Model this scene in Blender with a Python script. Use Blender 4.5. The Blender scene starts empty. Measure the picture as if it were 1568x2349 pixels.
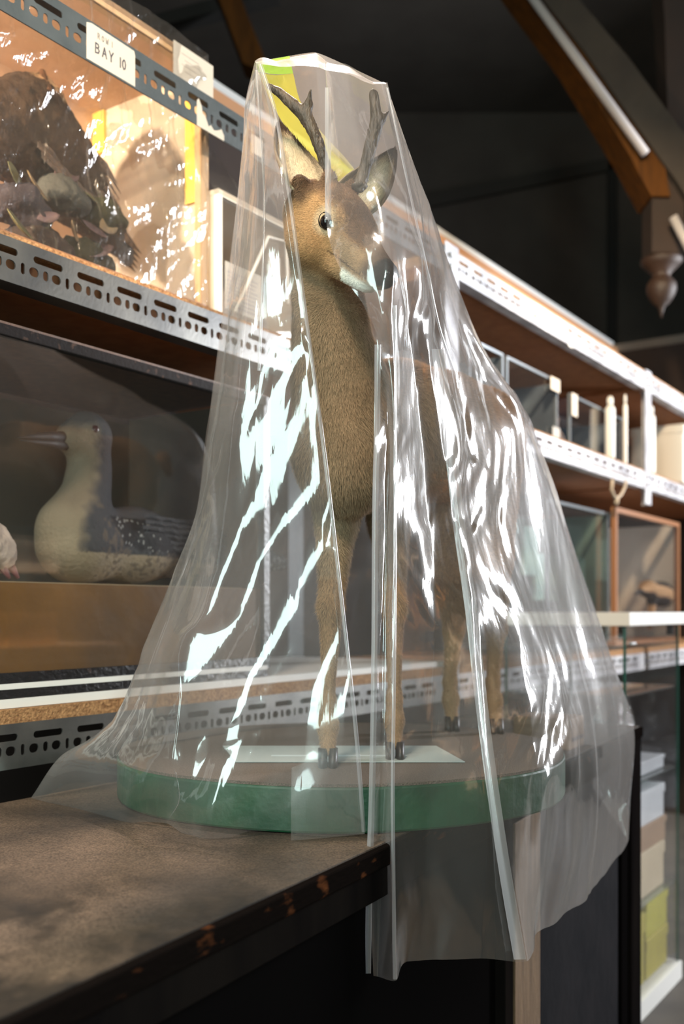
import bpy, math, random
import numpy as np
from mathutils import Vector, Matrix
random.seed(7); rng = np.random.default_rng(7)
S = bpy.context.scene
COL = S.collection
CZ = 1.30                    # camera height above the floor, metres
FPX = 35 / 36 * 2349         # 35 mm lens on a 36 mm tall frame, in pixels
SX, SY = -.590, 1.72         # where the shelf fronts meet the left edge of the view

# ------------------------------------------------------------------ camera, light, exposure
cam_d = bpy.data.cameras.new('camera'); cam = bpy.data.objects.new('camera', cam_d); COL.objects.link(cam)
cam.location = (0, 0, CZ); cam.rotation_euler = (math.pi / 2, 0, 0)
cam_d.sensor_fit = 'VERTICAL'; cam_d.sensor_height = 36; cam_d.sensor_width = 24; cam_d.lens = 35
cam_d.shift_y = 226 / 2349; cam_d.clip_start = .05
cam_d.dof.use_dof = True; cam_d.dof.focus_distance = 1.50; cam_d.dof.aperture_fstop = 3.2
S.camera = cam
w = bpy.data.worlds.new('world'); S.world = w; w.use_nodes = True
w.node_tree.nodes['Background'].inputs[0].default_value = (.62, .66, .75, 1)
w.node_tree.nodes['Background'].inputs[1].default_value = .03

def aim(o, target):
    o.rotation_euler = (Vector(target) - o.location).to_track_quat('-Z', 'Y').to_euler()
def area(name, loc, target, sx, sy, power, col, spread=math.pi):
    d = bpy.data.lights.new(name, 'AREA'); d.shape = 'RECTANGLE'; d.size = sx; d.size_y = sy
    d.energy = power; d.color = col; d.spread = spread
    o = bpy.data.objects.new(name, d); COL.objects.link(o); o.location = loc; aim(o, target); return o
def spot(name, loc, target, power, col, ang, r=.05, blend=.5):
    d = bpy.data.lights.new(name, 'SPOT'); d.energy = power; d.color = col; d.spot_size = math.radians(ang)
    d.spot_blend = blend; d.shadow_soft_size = r
    o = bpy.data.objects.new(name, d); COL.objects.link(o); o.location = loc; aim(o, target); return o
# daylight through the tall windows on the right, far down the room
area('window_light', (4.6, 4.6, CZ + .9), (1.0, 2.9, CZ + .1), 1.3, 2.4, 470, (.93, .96, 1))
# windows behind the photographer
area('window_light', (-1.9, -1.1, CZ + .85), (-.1, 1.6, CZ + .2), 1.2, 3.0, 98, (.76, 1, .96))
area('window_light', (.95, -2.3, CZ + .8), (.1, 1.6, CZ), .36, 2.0, 60, (.76, 1, .96))
# tungsten lamps above the left shelves and down the aisle, plus added warm lights
spot('warm_light', (.22, .62, CZ + 1.25), (-.44, 2.15, CZ + .92), 125, (1, .76, .50), 36, .045, .6)
spot('warm_light', (SX - .563 * 1.0 - .826 * .20, SY - .826 * 1.0 + .563 * .20, CZ + 1.05), (SX + .563 * .5 - .826 * .24, SY + .826 * .5 + .563 * .24, CZ + .88), 250, (1, .74, .48), 60, .04, .6)  # added beyond the left edge to brighten the wrapped case's contents
spot('warm_light', (.9, 2.3, CZ + 2.0), (1.1, 4.2, CZ + 1.2), 260, (1, .74, .46), 60, .06)
spot('warm_light', (.05, 2.35, CZ + 2.1), (-.02, 1.5, CZ + .55), 230, (1, .84, .74), 34, .05, .8)  # added backlight to brighten the top of the plastic cover
area('warm_light', (-.45, .1, CZ + 1.9), (0, 1.6, CZ + .2), .35, .35, 58, (1, .85, .68))  # added warm fill for the front of the deer
spot('warm_light', (SX + .563 * .7 + .826 * 1.5, SY + .826 * .7 - .563 * 1.5, CZ + 1.5), (SX + .563 * .7 + .826 * 2.6, SY + .826 * .7 - .563 * 2.6, CZ + .1), 480, (1, .72, .45), 120, .06)  # added to light the rack across the aisle for its reflection
S.view_settings.view_transform = 'Standard'; S.view_settings.look = 'None'
S.view_settings.gamma = 1; S.view_settings.use_curve_mapping = False
S.view_settings.exposure = 0.25
S.cycles.max_bounces = 6; S.cycles.diffuse_bounces = 2; S.cycles.glossy_bounces = 3
S.cycles.transmission_bounces = 2; S.cycles.transparent_max_bounces = 18
S.cycles.caustics_reflective = False; S.cycles.caustics_refractive = False
S.cycles.sample_clamp_indirect = 4; S.cycles.use_adaptive_sampling = True; S.cycles.adaptive_threshold = .05

# ------------------------------------------------------------------ coordinate helpers
def Q(px, py, Y):
    """a point seen at photo pixel (px,py) at distance Y, as world coordinates"""
    return np.array([(px - 784) / FPX * Y, Y, CZ + (1400 - py) / FPX * Y])
TH = math.atan2(.826, .563)

def SH(t, n, z):
    """shelf frame: t along the shelving, n behind its front face, z above the eye"""
    return np.array([SX + .563 * t - .826 * n, SY + .826 * t + .563 * n, CZ + z])
def t_at(px, n=0.0):
    k = (px - 784) / FPX
    x0, y0 = SX - .826 * n, SY + .563 * n
    return (k * y0 - x0) / (.563 - k * .826)
def z_at(px, py, n=0.0):
    t = t_at(px, n); Y = SY + .563 * n + .826 * t
    return (1400 - py) / FPX * Y

# ------------------------------------------------------------------ noise, numpy
def _h(i, j, k, s):
    n = (i * 73856093) ^ (j * 19349663) ^ (k * 83492791) ^ (s * 2654435761)
    n = (n ^ (n >> 13)) * 1274126177 & 0xffffffff
    return ((n ^ (n >> 16)) & 0xffff) / 65535.0
def vnoise(p, s=0):
    p = np.asarray(p, float); i = np.floor(p).astype(np.int64); f = p - i; f = f * f * (3 - 2 * f); i = i + 10000
    r = 0
    for a in (0, 1):
        for b in (0, 1):
            for c in (0, 1):
                wgt = (f[..., 0] if a else 1 - f[..., 0]) * (f[..., 1] if b else 1 - f[..., 1]) * (f[..., 2] if c else 1 - f[..., 2])
                r = r + wgt * _h(i[..., 0] + a, i[..., 1] + b, i[..., 2] + c, s)
    return r
def fbm(p, s=0, o=3):
    r = 0; a = .5
    for k in range(o):
        r = r + a * vnoise(np.asarray(p) * 2 ** k, s + k); a *= .5
    return r / (1 - .5 ** o)

# ------------------------------------------------------------------ materials
MATS = {}
def nodes(m): return m.node_tree.nodes, m.node_tree.links
def mat(name, col, rough=.6, metal=0, col2=None, scale=20, bump=0, bscale=60, stretch=(1, 1, 1), detail=4, lo=.35, hi=.65, attr=None, spec=.5, sheen=0, coat=0):
    if name in MATS: return MATS[name]
    m = bpy.data.materials.new(name); m.use_nodes = True; N, L = nodes(m); b = N['Principled BSDF']
    b.inputs['Roughness'].default_value = rough; b.inputs['Metallic'].default_value = metal
    b.inputs['Specular IOR Level'].default_value = spec
    if sheen: b.inputs['Sheen Weight'].default_value = sheen
    if coat: b.inputs['Coat Weight'].default_value = coat; b.inputs['Coat Roughness'].default_value = .08
    b.inputs['Base Color'].default_value = (*col, 1)
    tc = N.new('ShaderNodeTexCoord'); mp = N.new('ShaderNodeMapping'); mp.inputs['Scale'].default_value = stretch
    L.new(tc.outputs['Object'], mp.inputs[0])
    if attr:
        a = N.new('ShaderNodeAttribute'); a.attribute_name = attr; L.new(a.outputs['Color'], b.inputs['Base Color'])
    elif col2:
        n = N.new('ShaderNodeTexNoise'); n.inputs['Scale'].default_value = scale; n.inputs['Detail'].default_value = detail
        r = N.new('ShaderNodeValToRGB'); r.color_ramp.elements[0].position = lo; r.color_ramp.elements[1].position = hi
        r.color_ramp.elements[0].color = (*col, 1); r.color_ramp.elements[1].color = (*col2, 1)
        L.new(mp.outputs[0], n.inputs['Vector']); L.new(n.outputs[0], r.inputs[0]); L.new(r.outputs[0], b.inputs['Base Color'])
    if bump:
        n2 = N.new('ShaderNodeTexNoise'); n2.inputs['Scale'].default_value = bscale; n2.inputs['Detail'].default_value = 5
        bp = N.new('ShaderNodeBump'); bp.inputs['Strength'].default_value = bump; bp.inputs['Distance'].default_value = .01
        L.new(mp.outputs[0], n2.inputs['Vector']); L.new(n2.outputs[0], bp.inputs['Height']); L.new(bp.outputs[0], b.inputs['Normal'])
    MATS[name] = m; return m

def film(name, tint=(1, 1, 1), haze=.06, edge=.45, refl=.07, rough=.1, bump=.25, bscale=(30, 30, 12), hazecol=(.9, .93, .95), crease=True, broad=0.0):
    """thin clear film: see-through, mirror-like where it turns away, slightly milky"""
    m = bpy.data.materials.new(name); m.use_nodes = True; N, L = nodes(m); N.remove(N['Principled BSDF']); out = N['Material Output']
    tc = N.new('ShaderNodeTexCoord'); mp = N.new('ShaderNodeMapping'); mp.inputs['Scale'].default_value = bscale
    L.new(tc.outputs['Object'], mp.inputs[0])
    bp = N.new('ShaderNodeBump'); bp.inputs['Strength'].default_value = bump; bp.inputs['Distance'].default_value = .006
    n1 = N.new('ShaderNodeTexNoise'); n1.inputs['Scale'].default_value = 1.0; n1.inputs['Detail'].default_value = 3; n1.inputs['Distortion'].default_value = .6
    L.new(mp.outputs[0], n1.inputs['Vector'])
    if crease:
        v = N.new('ShaderNodeTexVoronoi'); v.feature = 'DISTANCE_TO_EDGE'; v.inputs['Scale'].default_value = .9
        vm = N.new('ShaderNodeMath'); vm.operation = 'MULTIPLY_ADD'; vm.inputs[1].default_value = .8
        L.new(mp.outputs[0], v.inputs['Vector']); L.new(v.outputs['Distance'], vm.inputs[0]); L.new(n1.outputs[0], vm.inputs[2]); L.new(vm.outputs[0], bp.inputs['Height'])
    else: L.new(n1.outputs[0], bp.inputs['Height'])
    lw = N.new('ShaderNodeLayerWeight'); lw.inputs['Blend'].default_value = .5
    def powr(p, mul, add):
        a = N.new('ShaderNodeMath'); a.operation = 'POWER'; a.inputs[1].default_value = p; L.new(lw.outputs['Facing'], a.inputs[0])
        c = N.new('ShaderNodeMath'); c.operation = 'MULTIPLY_ADD'; c.inputs[1].default_value = mul; c.inputs[2].default_value = add; c.use_clamp = True
        L.new(a.outputs[0], c.inputs[0]); return c
    tr = N.new('ShaderNodeBsdfTransparent'); tr.inputs[0].default_value = (*tint, 1)
    gl = N.new('ShaderNodeBsdfGlossy'); gl.inputs['Roughness'].default_value = rough; L.new(bp.outputs[0], gl.inputs['Normal'])
    df = N.new('ShaderNodeBsdfDiffuse'); df.inputs[0].default_value = (*hazecol, 1)
    tl = N.new('ShaderNodeBsdfTranslucent'); tl.inputs[0].default_value = (*hazecol, 1)
    md = N.new('ShaderNodeMixShader'); md.inputs[0].default_value = .5; L.new(df.outputs[0], md.inputs[1]); L.new(tl.outputs[0], md.inputs[2])
    m1 = N.new('ShaderNodeMixShader'); L.new(powr(4, edge, haze).outputs[0], m1.inputs[0]); L.new(tr.outputs[0], m1.inputs[1]); L.new(md.outputs[0], m1.inputs[2])
    gl2 = N.new('ShaderNodeBsdfGlossy'); gl2.inputs['Roughness'].default_value = max(rough * 3.6, rough); L.new(bp.outputs[0], gl2.inputs['Normal'])
    mg = N.new('ShaderNodeMixShader'); mg.inputs[0].default_value = broad; L.new(gl.outputs[0], mg.inputs[1]); L.new(gl2.outputs[0], mg.inputs[2])
    m2 = N.new('ShaderNodeMixShader'); L.new(powr(4, .7, refl).outputs[0], m2.inputs[0]); L.new(m1.outputs[0], m2.inputs[1]); L.new(mg.outputs[0], m2.inputs[2])
    L.new(m2.outputs[0], out.inputs[0]); MATS[name] = m; return m

M_steel_dark = mat('rail_painted_steel', (.035, .047, .056), .5, 0, (.05, .064, .075), 12, .15, 90)
M_steel = mat('rail_galvanised_steel', (.22, .215, .20), .33, .8, (.13, .13, .13), 9, .03, 140)
M_chip = mat('chipboard', (.20, .085, .03), .85, 0, (.52, .28, .12), 170, .5, 240, lo=.3, hi=.7)
M_chipwarm = mat('shelf_underside', (.33, .125, .04), .75, 0, (.26, .095, .03), 25, .1, 60)
M_white = mat('white_laminate', (.80, .78, .74), .5)
M_paper = mat('white_paper', (.42, .405, .37), .7, bump=.08, bscale=90)
M_ink = mat('grey_ink', (.05, .05, .07), .7)
M_inkf = mat('faded_ink', (.38, .36, .34), .8)
M_black = mat('black_stained_wood', (.006, .005, .005), .8, 0, (.010, .008, .007), 14, .1, 60, (1, 1, .2), spec=0)
M_blackgloss = mat('black_frame_paint', (.012, .011, .012), .25, 0, (.05, .03, .025), 40, .2, 90, lo=.6, hi=.75)
M_edgewood = mat('worn_bare_wood', (.20, .12, .065), .75, 0, (.12, .07, .035), 10, .5, 70, (6, 6, .6))
M_glass = film('case_glass', haze=.0, edge=.05, refl=.07, rough=.02, bump=.0, crease=False)
M_glassdusty = film('dusty_case_glass', haze=.004, edge=.06, refl=.10, rough=.03, bump=.02, bscale=(6, 6, 6), crease=False, hazecol=(.6, .62, .66))
M_peach = mat('case_backing', (.62, .40, .27), .85, 0, (.72, .50, .36), 4, .1, 30)
M_cream = mat('cream_card', (.70, .60, .48), .8, 0, (.78, .70, .60), 6)
M_yellow = mat('yellow_strip_paint', (.95, .62, .12), .6)
M_wood = mat('case_wood', (.42, .20, .08), .5, 0, (.30, .13, .05), 6, .15, 50, (8, 8, 1))
M_darkwood = mat('dark_case_wood', (.06, .028, .014), .5, 0, (.11, .05, .025), 6, .2, 50, (8, 8, 1))
M_ochre = mat('ochre_case_base', (.24, .10, .004), .6, 0, (.11, .048, .004), 3, .25, 20)
M_darkin = mat('dark_case_inside', (.035, .032, .030), .8, 0, (.06, .05, .045), 4)
M_tankin = mat('slate_blue_backing', (.14, .19, .24), .6, 0, (.06, .08, .11), 4)
M_green_in = mat('pale_green_backing', (.16, .26, .24), .6, 0, (.06, .10, .10), 3)
M_felt = mat('speckled_felt', (.09, .068, .050), .95, 0, (.17, .13, .10), 420, .6, 500, lo=.3, hi=.7)
M_greenpaint = mat('green_plinth_paint', (.001, .060, .020), .5, 0, (.002, .038, .014), 9, .3, 30)
M_card = mat('pale_card', (.36, .41, .39), .7)

# ------------------------------------------------------------------ mesh helpers
class MB:
    def __init__(s): s.v = []; s.f = []
    def add(s, v, f):
        n = len(s.v); s.v += [tuple(map(float, q)) for q in v]; s.f += [tuple(n + i for i in q) for q in f]; return s
    def box(s, a, b, M=None):
        x0, y0, z0 = a; x1, y1, z1 = b
        v = [(x0, y0, z0), (x1, y0, z0), (x1, y1, z0), (x0, y1, z0), (x0, y0, z1), (x1, y0, z1), (x1, y1, z1), (x0, y1, z1)]
        if M is not None: v = [M @ Vector(q) for q in v]
        return s.add(v, [(0, 3, 2, 1), (4, 5, 6, 7), (0, 1, 5, 4), (1, 2, 6, 5), (2, 3, 7, 6), (3, 0, 4, 7)])
    def tube(s, pts, rad, n=12, cap=True, flat=None):
        pts = [Vector(p) for p in pts]; m = len(pts)
        if not hasattr(rad, '__len__'): rad = [rad] * m
        t0 = (pts[1] - pts[0]).normalized(); ref = Vector((0, 0, 1)) if abs(t0.z) < .9 else Vector((1, 0, 0))
        a = t0.cross(ref).normalized(); V = []; F = []
        for i, p in enumerate(pts):
            t = (pts[min(i + 1, m - 1)] - pts[max(i - 1, 0)]).normalized()
            a = (a - t * a.dot(t)).normalized(); b = t.cross(a)
            for k in range(n):
                an = 2 * math.pi * k / n; V.append(p + (a * math.cos(an) + b * math.sin(an)) * rad[i])
        for i in range(m - 1):
            for k in range(n):
                F.append((i * n + k, i * n + (k + 1) % n, (i + 1) * n + (k + 1) % n, (i + 1) * n + k))
        if cap: F += [tuple(range(n - 1, -1, -1)), tuple((m - 1) * n + k for k in range(n))]
        return s.add(V, F)
    def lathe(s, prof, c=(0, 0, 0), n=28):
        V = []; F = []; m = len(prof)
        for r, z in prof:
            for k in range(n):
                an = 2 * math.pi * k / n; V.append((c[0] + r * math.cos(an), c[1] + r * math.sin(an), c[2] + z))
        for i in range(m - 1):
            for k in range(n): F.append((i * n + k, i * n + (k + 1) % n, (i + 1) * n + (k + 1) % n, (i + 1) * n + k))
        F += [tuple(range(n - 1, -1, -1)), tuple((m - 1) * n + k for k in range(n))]
        return s.add(V, F)
    def prism(s, poly, z0, z1):
        n = len(poly); V = [(x, y, z0) for x, y in poly] + [(x, y, z1) for x, y in poly]
        return s.add(V, [tuple(range(n - 1, -1, -1)), tuple(range(n, 2 * n))] + [(i, (i + 1) % n, n + (i + 1) % n, n + i) for i in range(n)])
    def build(s, name, m, parent=None, loc=None, rotz=0, smooth=False, bevel=0):
        me = bpy.data.meshes.new(name); me.from_pydata(s.v, [], s.f); me.update()
        return link(name, me, m, parent, loc, rotz, smooth, bevel)
def link(name, me, m, parent=None, loc=None, rotz=0, smooth=False, bevel=0):
    if m: me.materials.append(m)
    if smooth: me.polygons.foreach_set('use_smooth', [True] * len(me.polygons))
    o = bpy.data.objects.new(name, me); COL.objects.link(o)
    if parent: o.parent = parent
    if loc is not None: o.location = tuple(float(q) for q in loc)
    o.rotation_euler.z = rotz
    if bevel:
        b = o.modifiers.new('bevel', 'BEVEL'); b.width = bevel; b.segments = 2; b.limit_method = 'ANGLE'
    return o
def tag(o, label=None, cat=None, group=None, kind=None):
    if label: o['label'] = label
    if cat: o['category'] = cat
    if group: o['group'] = group
    if kind: o['kind'] = kind
    return o
def empty(name, loc, label, cat, group=None, rotz=0):
    o = bpy.data.objects.new(name, None); COL.objects.link(o); o.location = tuple(float(q) for q in loc); o.rotation_euler.z = rotz
    o.empty_display_size = .05
    return tag(o, label, cat, group)
def rel(o, p):  # world point -> o's local frame (o rotates about z only)
    q = Vector(p) - o.location; return Matrix.Rotation(-o.rotation_euler.z, 3, 'Z') @ q

# ------------------------------------------------------------------ signed distance modelling (one continuous skin)
def rcone(a, b, ra, rb, k=.02): return ('c', np.array(a, float), np.array(b, float), ra, rb, k)
def ellip(c, r, ax=None, k=.02): return ('e', np.array(c, float), np.array(r, float), np.eye(3) if ax is None else np.array(ax, float), k)
def sdf_mesh(prims, h, pad=.03):
    lo = np.full(3, 1e9); hi = -lo
    bb = []
    for p in prims:
        if p[0] == 'c':
            r = max(p[3], p[4]); l = np.minimum(p[1], p[2]) - r; u = np.maximum(p[1], p[2]) + r
        else:
            r = p[2].max(); l = p[1] - r; u = p[1] + r
        bb.append((l, u)); lo = np.minimum(lo, l); hi = np.maximum(hi, u)
    lo -= pad; n = np.ceil((hi + pad - lo) / h).astype(int) + 1
    D = np.full(n, .5, np.float32)
    for p, (l, u) in zip(prims, bb):
        i0 = np.maximum(((l - .05 - lo) / h).astype(int), 0); i1 = np.minimum(((u + .05 - lo) / h).astype(int) + 2, n)
        sl = tuple(slice(a, b) for a, b in zip(i0, i1))
        g = np.stack(np.meshgrid(*[lo[q] + h * np.arange(i0[q], i1[q]) for q in range(3)], indexing='ij'), -1)
        if p[0] == 'c':
            _, a, b, ra, rb, k = p; ab = b - a; t = np.clip(((g - a) @ ab) / max(ab @ ab, 1e-9), 0, 1)
            d = np.linalg.norm(g - a - t[..., None] * ab, axis=-1) - (ra + (rb - ra) * t)
        else:
            _, c, r, ax, k = p; q = (g - c) @ ax.T; k0 = np.linalg.norm(q / r, axis=-1); k1 = np.linalg.norm(q / r ** 2, axis=-1)
            d = k0 * (k0 - 1) / np.maximum(k1, 1e-6)
        e = D[sl]; hh = np.maximum(k - np.abs(e - d), 0) / k
        D[sl] = np.minimum(e, d) - hh * hh * k * .25
    ins = D < 0
    acc = np.zeros(tuple(n - 1) + (3,)); cnt = np.zeros(tuple(n - 1))
    cells = tuple(n - 1)
    for ax in range(3):
        o1, o2 = [q for q in range(3) if q != ax]
        for a in (0, 1):
            for b in (0, 1):
                st = [0, 0, 0]; st[o1] = a; st[o2] = b
                s0 = tuple(slice(st[q], st[q] + cells[q]) for q in range(3)); st2 = list(st); st2[ax] = 1
                s1 = tuple(slice(st2[q], st2[q] + cells[q]) for q in range(3))
                d0 = D[s0]; d1 = D[s1]; cr = (d0 < 0) != (d1 < 0)
                t = np.where(cr, d0 / np.where(cr, d0 - d1, 1), 0)
                for q in range(3):
                    acc[..., q] += np.where(cr, (t if q == ax else st[q]), 0)
                cnt += cr
    act = cnt > 0; idx = np.full(cells, -1, np.int64); idx[act] = np.arange(act.sum())
    V = acc[act] / cnt[act][:, None] + np.argwhere(act); V = lo + V * h
    F = []
    for ax in range(3):
        o1, o2 = [(1, 2), (2, 0), (0, 1)][ax]
        sl0 = [slice(None)] * 3; sl0[ax] = slice(0, n[ax] - 1); sl1 = [slice(None)] * 3; sl1[ax] = slice(1, n[ax])
        a0 = ins[tuple(sl0)]; a1 = ins[tuple(sl1)]
        for flip, m_ in ((False, a0 & ~a1), (True, ~a0 & a1)):
            c = np.argwhere(m_); c = c[(c[:, o1] > 0) & (c[:, o2] > 0) & (c[:, o1] < n[o1] - 1) & (c[:, o2] < n[o2] - 1)]
            if not len(c): continue
            e1 = np.zeros(3, int); e1[o1] = 1; e2 = np.zeros(3, int); e2[o2] = 1
            q = np.stack([idx[tuple((c - e1 - e2).T)], idx[tuple((c - e2).T)], idx[tuple(c.T)], idx[tuple((c - e1).T)]], 1)
            F.append(q[:, ::-1] if flip else q)
    return V, np.concatenate(F)
def np_mesh(name, V, F, cols=None):
    me = bpy.data.meshes.new(name); me.vertices.add(len(V)); me.vertices.foreach_set('co', np.asarray(V, np.float32).ravel())
    k = F.shape[1]; me.loops.add(F.size); me.loops.foreach_set('vertex_index', F.ravel().astype(np.int32))
    me.polygons.add(len(F)); me.polygons.foreach_set('loop_start', np.arange(0, F.size, k, dtype=np.int32))
    me.update(calc_edges=True)
    if cols is not None:
        a = me.color_attributes.new('Col', 'FLOAT_COLOR', 'POINT')
        a.data.foreach_set('color', np.c_[cols, np.ones(len(cols))].astype(np.float32).ravel())
    return me
def vnormals(V, F):
    fn = np.cross(V[F[:, 2]] - V[F[:, 0]], V[F[:, 3 if F.shape[1] > 3 else 1]] - V[F[:, 1 if F.shape[1] > 3 else 0]])
    n = np.zeros_like(V)
    for q in range(F.shape[1]): np.add.at(n, F[:, q], fn)
    return n / np.maximum(np.linalg.norm(n, axis=1, keepdims=True), 1e-12), fn
def fur_mesh(name, V, F, N, colf, count, length, width, flow, mask=None, lift=.45):
    """real short hairs, one thin triangle each, combed along flow(p)"""
    fn = np.cross(V[F[:, 2]] - V[F[:, 0]], V[F[:, 3]] - V[F[:, 1]]); ar = np.linalg.norm(fn, axis=1)
    cen = V[F].mean(1); prob = ar.copy()
    if mask is not None: prob *= mask(cen, N[F].mean(1))
    prob /= prob.sum(); fi = rng.choice(len(F), count, p=prob)
    a, b = rng.random(count)[:, None], rng.random(count)[:, None]
    P = (V[F[fi, 0]] * (1 - a) + V[F[fi, 1]] * a) * (1 - b) + (V[F[fi, 3]] * (1 - a) + V[F[fi, 2]] * a) * b
    n = N[F[fi, 0]]; fl = flow(P) + .28 * (rng.random((count, 3)) - .5) * 2 + .35 * (np.stack([vnoise(P * 22, 3), vnoise(P * 22, 5), vnoise(P * 22, 8)], 1) - .5) * 2
    fl -= n * (fl * n).sum(1, keepdims=True); fl /= np.maximum(np.linalg.norm(fl, axis=1, keepdims=True), 1e-6)
    d = fl + n * lift * (.6 + .8 * rng.random((count, 1))); d /= np.linalg.norm(d, axis=1, keepdims=True)
    side = np.cross(n, fl); L = (length(P) if callable(length) else length) * (.6 + .7 * rng.random(count)); L = L[:, None]
    P0 = P - n * .001
    VV = np.concatenate([P0 - side * width, P0 + side * width, P0 + d * L], 0)
    FF = np.stack([np.arange(count), np.arange(count) + count, np.arange(count) + 2 * count], 1)
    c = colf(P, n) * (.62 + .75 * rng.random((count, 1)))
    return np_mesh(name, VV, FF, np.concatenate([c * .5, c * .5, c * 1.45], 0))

# ================================================================== THE SETTING
def struct(name, mb, m, **k):
    o = mb.build(name, m, **k); o['kind'] = 'structure'; return o
M_wall = mat('dark_wall_panelling', (.060, .050, .044), .9, 0, (.072, .062, .054), 3, .1, 20)
M_floor = mat('dark_floor', (.06, .05, .042), .7, 0, (.09, .075, .06), 5, .1, 20)
M_batten = mat('dark_batten', (.013, .012, .011), .8)
M_beam = mat('brown_roof_timber', (.085, .032, .006), .7, 0, (.05, .02, .005), 5, .2, 30, (6, 6, 1), spec=.1)
M_beamgrey = mat('grey_brown_timber', (.032, .024, .016), .8, 0, (.022, .016, .011), 5, .2, 30)
M_trimw = mat('pale_trim_paint', (.52, .54, .55), .5)
struct('floor', MB().box((-6, -4, -.05), (6, 10, 0)), M_floor)
struct('ceiling', MB().box((-6, -4, CZ + 4.6), (6, 10, CZ + 4.7)), M_wall)
struct('wall_back', MB().box((-6, 9.2, 0), (6, 9.3, CZ + 4.6)), M_wall)
struct('wall_front', MB().box((-6, -4, 0), (6, -3.9, CZ + 4.6)), M_wall)
struct('wall_left', MB().box((-6, -4, 0), (-5.9, 9.3, CZ + 4.6)), M_wall)
struct('wall_right', MB().box((5.9, -4, 0), (6, 9.3, CZ + 4.6)), M_wall)
# low partition behind the shelving with its pale top rail, and the far partition it meets
wallN = .80; ZR = 1.775
R0 = Matrix.Rotation(TH, 3, 'Z')
def shelf_struct(name, mb, m):
    o = mb.build(name, m, loc=SH(0, 0, 0), rotz=TH); o['kind'] = 'structure'; return o
tc_ = t_at(1397, wallN)
shelf_struct('wall_shelf_side', MB().box((-2.2, wallN, -CZ), (tc_, wallN + .06, ZR - .1)), mat('brown_partition', (.035, .018, .011), .8, 0, (.022, .012, .009), 3))
shelf_struct('wall_far', MB().box((tc_ + .0, -3.6, -CZ), (tc_ + .06, wallN + .06, ZR - .07)), MATS['brown_partition'])
M_trimwood = mat('orange_trim_wood', (.42, .22, .11), .5)
shelf_struct('trim_1', MB().box((-2.2, wallN - .03, ZR - .05), (tc_, wallN + .09, ZR)), M_trimw)
shelf_struct('trim_2', MB().box((-2.2, wallN - .06, ZR - .10), (tc_, wallN + .07, ZR - .051)), M_trimwood)
shelf_struct('trim_3', MB().box((tc_ - .02, -3.6, ZR - .07), (tc_ + .10, wallN + .06, ZR - .02)), mat('grey_brown_trim', (.16, .13, .105), .6))
# battens on the gable wall
Yb = 9.14
def wbar(name, p, q, wd, m, Y, th=.04):
    a, b = Vector(Q(*p, Y)), Vector(Q(*q, Y)); d = (b - a).normalized(); nrm = Vector((0, 1, 0)).cross(d).normalized() * wd / 2
    v = [a - nrm, b - nrm, b + nrm, a + nrm]; dy = Vector((0, th / 2, 0))
    return struct(name, MB().add([q_ - dy for q_ in v] + [q_ + dy for q_ in v], [(0, 3, 2, 1), (4, 5, 6, 7), (0, 1, 5, 4), (1, 2, 6, 5), (2, 3, 7, 6), (3, 0, 4, 7)]), m)
wbar('trim_4', (1403, 370), (1403, 1000), .075, M_batten, Yb)
wbar('trim_5', (700, 520), (1420, 372), .11, mat('dim_batten', (.032, .028, .024), .8), Yb)
wbar('trim_6', (806, -60), (806, 600), .06, M_batten, Yb)

# roof truss: curved brace, pendant post with turned finial
tr = empty('roof_truss', Q(1400, 200, 4.6), 'brown timber roof brace sweeping down to a post with a turned pendant', 'beam')
def plate(pts_a, pts_b, Y, th, name, m, parent):
    """a timber plank sawn to the outline between two edges, standing in the plane at distance Y"""
    n = len(pts_a); V = []; F = []
    for dy in (-th / 2, th / 2):
        for a, b in zip(pts_a, pts_b):
            V += [Q(*a, Y) + (0, dy, 0), Q(*b, Y) + (0, dy, 0)]
    o2 = 2 * n
    for i in range(n - 1):
        a = 2 * i; F += [(a, a + 1, a + 3, a + 2), (o2 + a, o2 + a + 2, o2 + a + 3, o2 + a + 1), (a, a + 2, o2 + a + 2, o2 + a), (a + 1, o2 + a + 1, o2 + a + 3, a + 3)]
    F += [(0, o2, o2 + 1, 1), (2 * n - 2, 2 * n - 1, o2 + 2 * n - 1, o2 + 2 * n - 2)]
    V = [rel(parent, v) for v in V]
    return MB().add(V, F).build(name, m, parent)
plate([(1120, -80), (1178, 0), (1290, 150), (1375, 290), (1430, 380), (1450, 420), (1478, 470)],
      [(1160, -80), (1218, 0), (1325, 140), (1415, 270), (1470, 350), (1510, 410), (1520, 470)], 4.6, .20, 'curved_brace', M_beam, tr)
plate([(1165, -80), (1222, 0), (1335, 140), (1425, 270), (1540, 430), (1620, 560)],
      [(1240, -80), (1302, 0), (1430, 150), (1540, 300), (1640, 430), (1720, 540)], 4.55, .14, 'rafter', M_beamgrey, tr)
plate([(1483, 380), (1483, 592)], [(1556, 380), (1556, 592)], 4.6, .15, 'pendant_post', mat('dim_timber', (.024, .012, .007), .8, 0, (.016, .009, .006), 5), tr)
plate([(1500, -80), (1512, 60), (1522, 360)], [(1600, -80), (1610, 60), (1620, 360)], 4.8, .15, 'upper_post', MATS['dim_timber'], tr)
plate([(1545, 440), (1640, 700)], [(1590, 400), (1700, 640)], 4.7, .14, 'lower_strut', M_beam, tr)
fp = rel(tr, Q(1516, 590, 4.6)); px_m = 4.6 / FPX
M_fin = mat('turned_wood_finial', (.034, .016, .010), .6, 0, (.022, .011, .007), 6, .2, 30)
prof = [(30, 0), (46, -4), (47, -12), (38, -22), (22, -38), (20, -46), (26, -52), (33, -62), (34, -74), (30, -88), (20, -104), (8, -114), (6, -120), (2, -138)]
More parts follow.
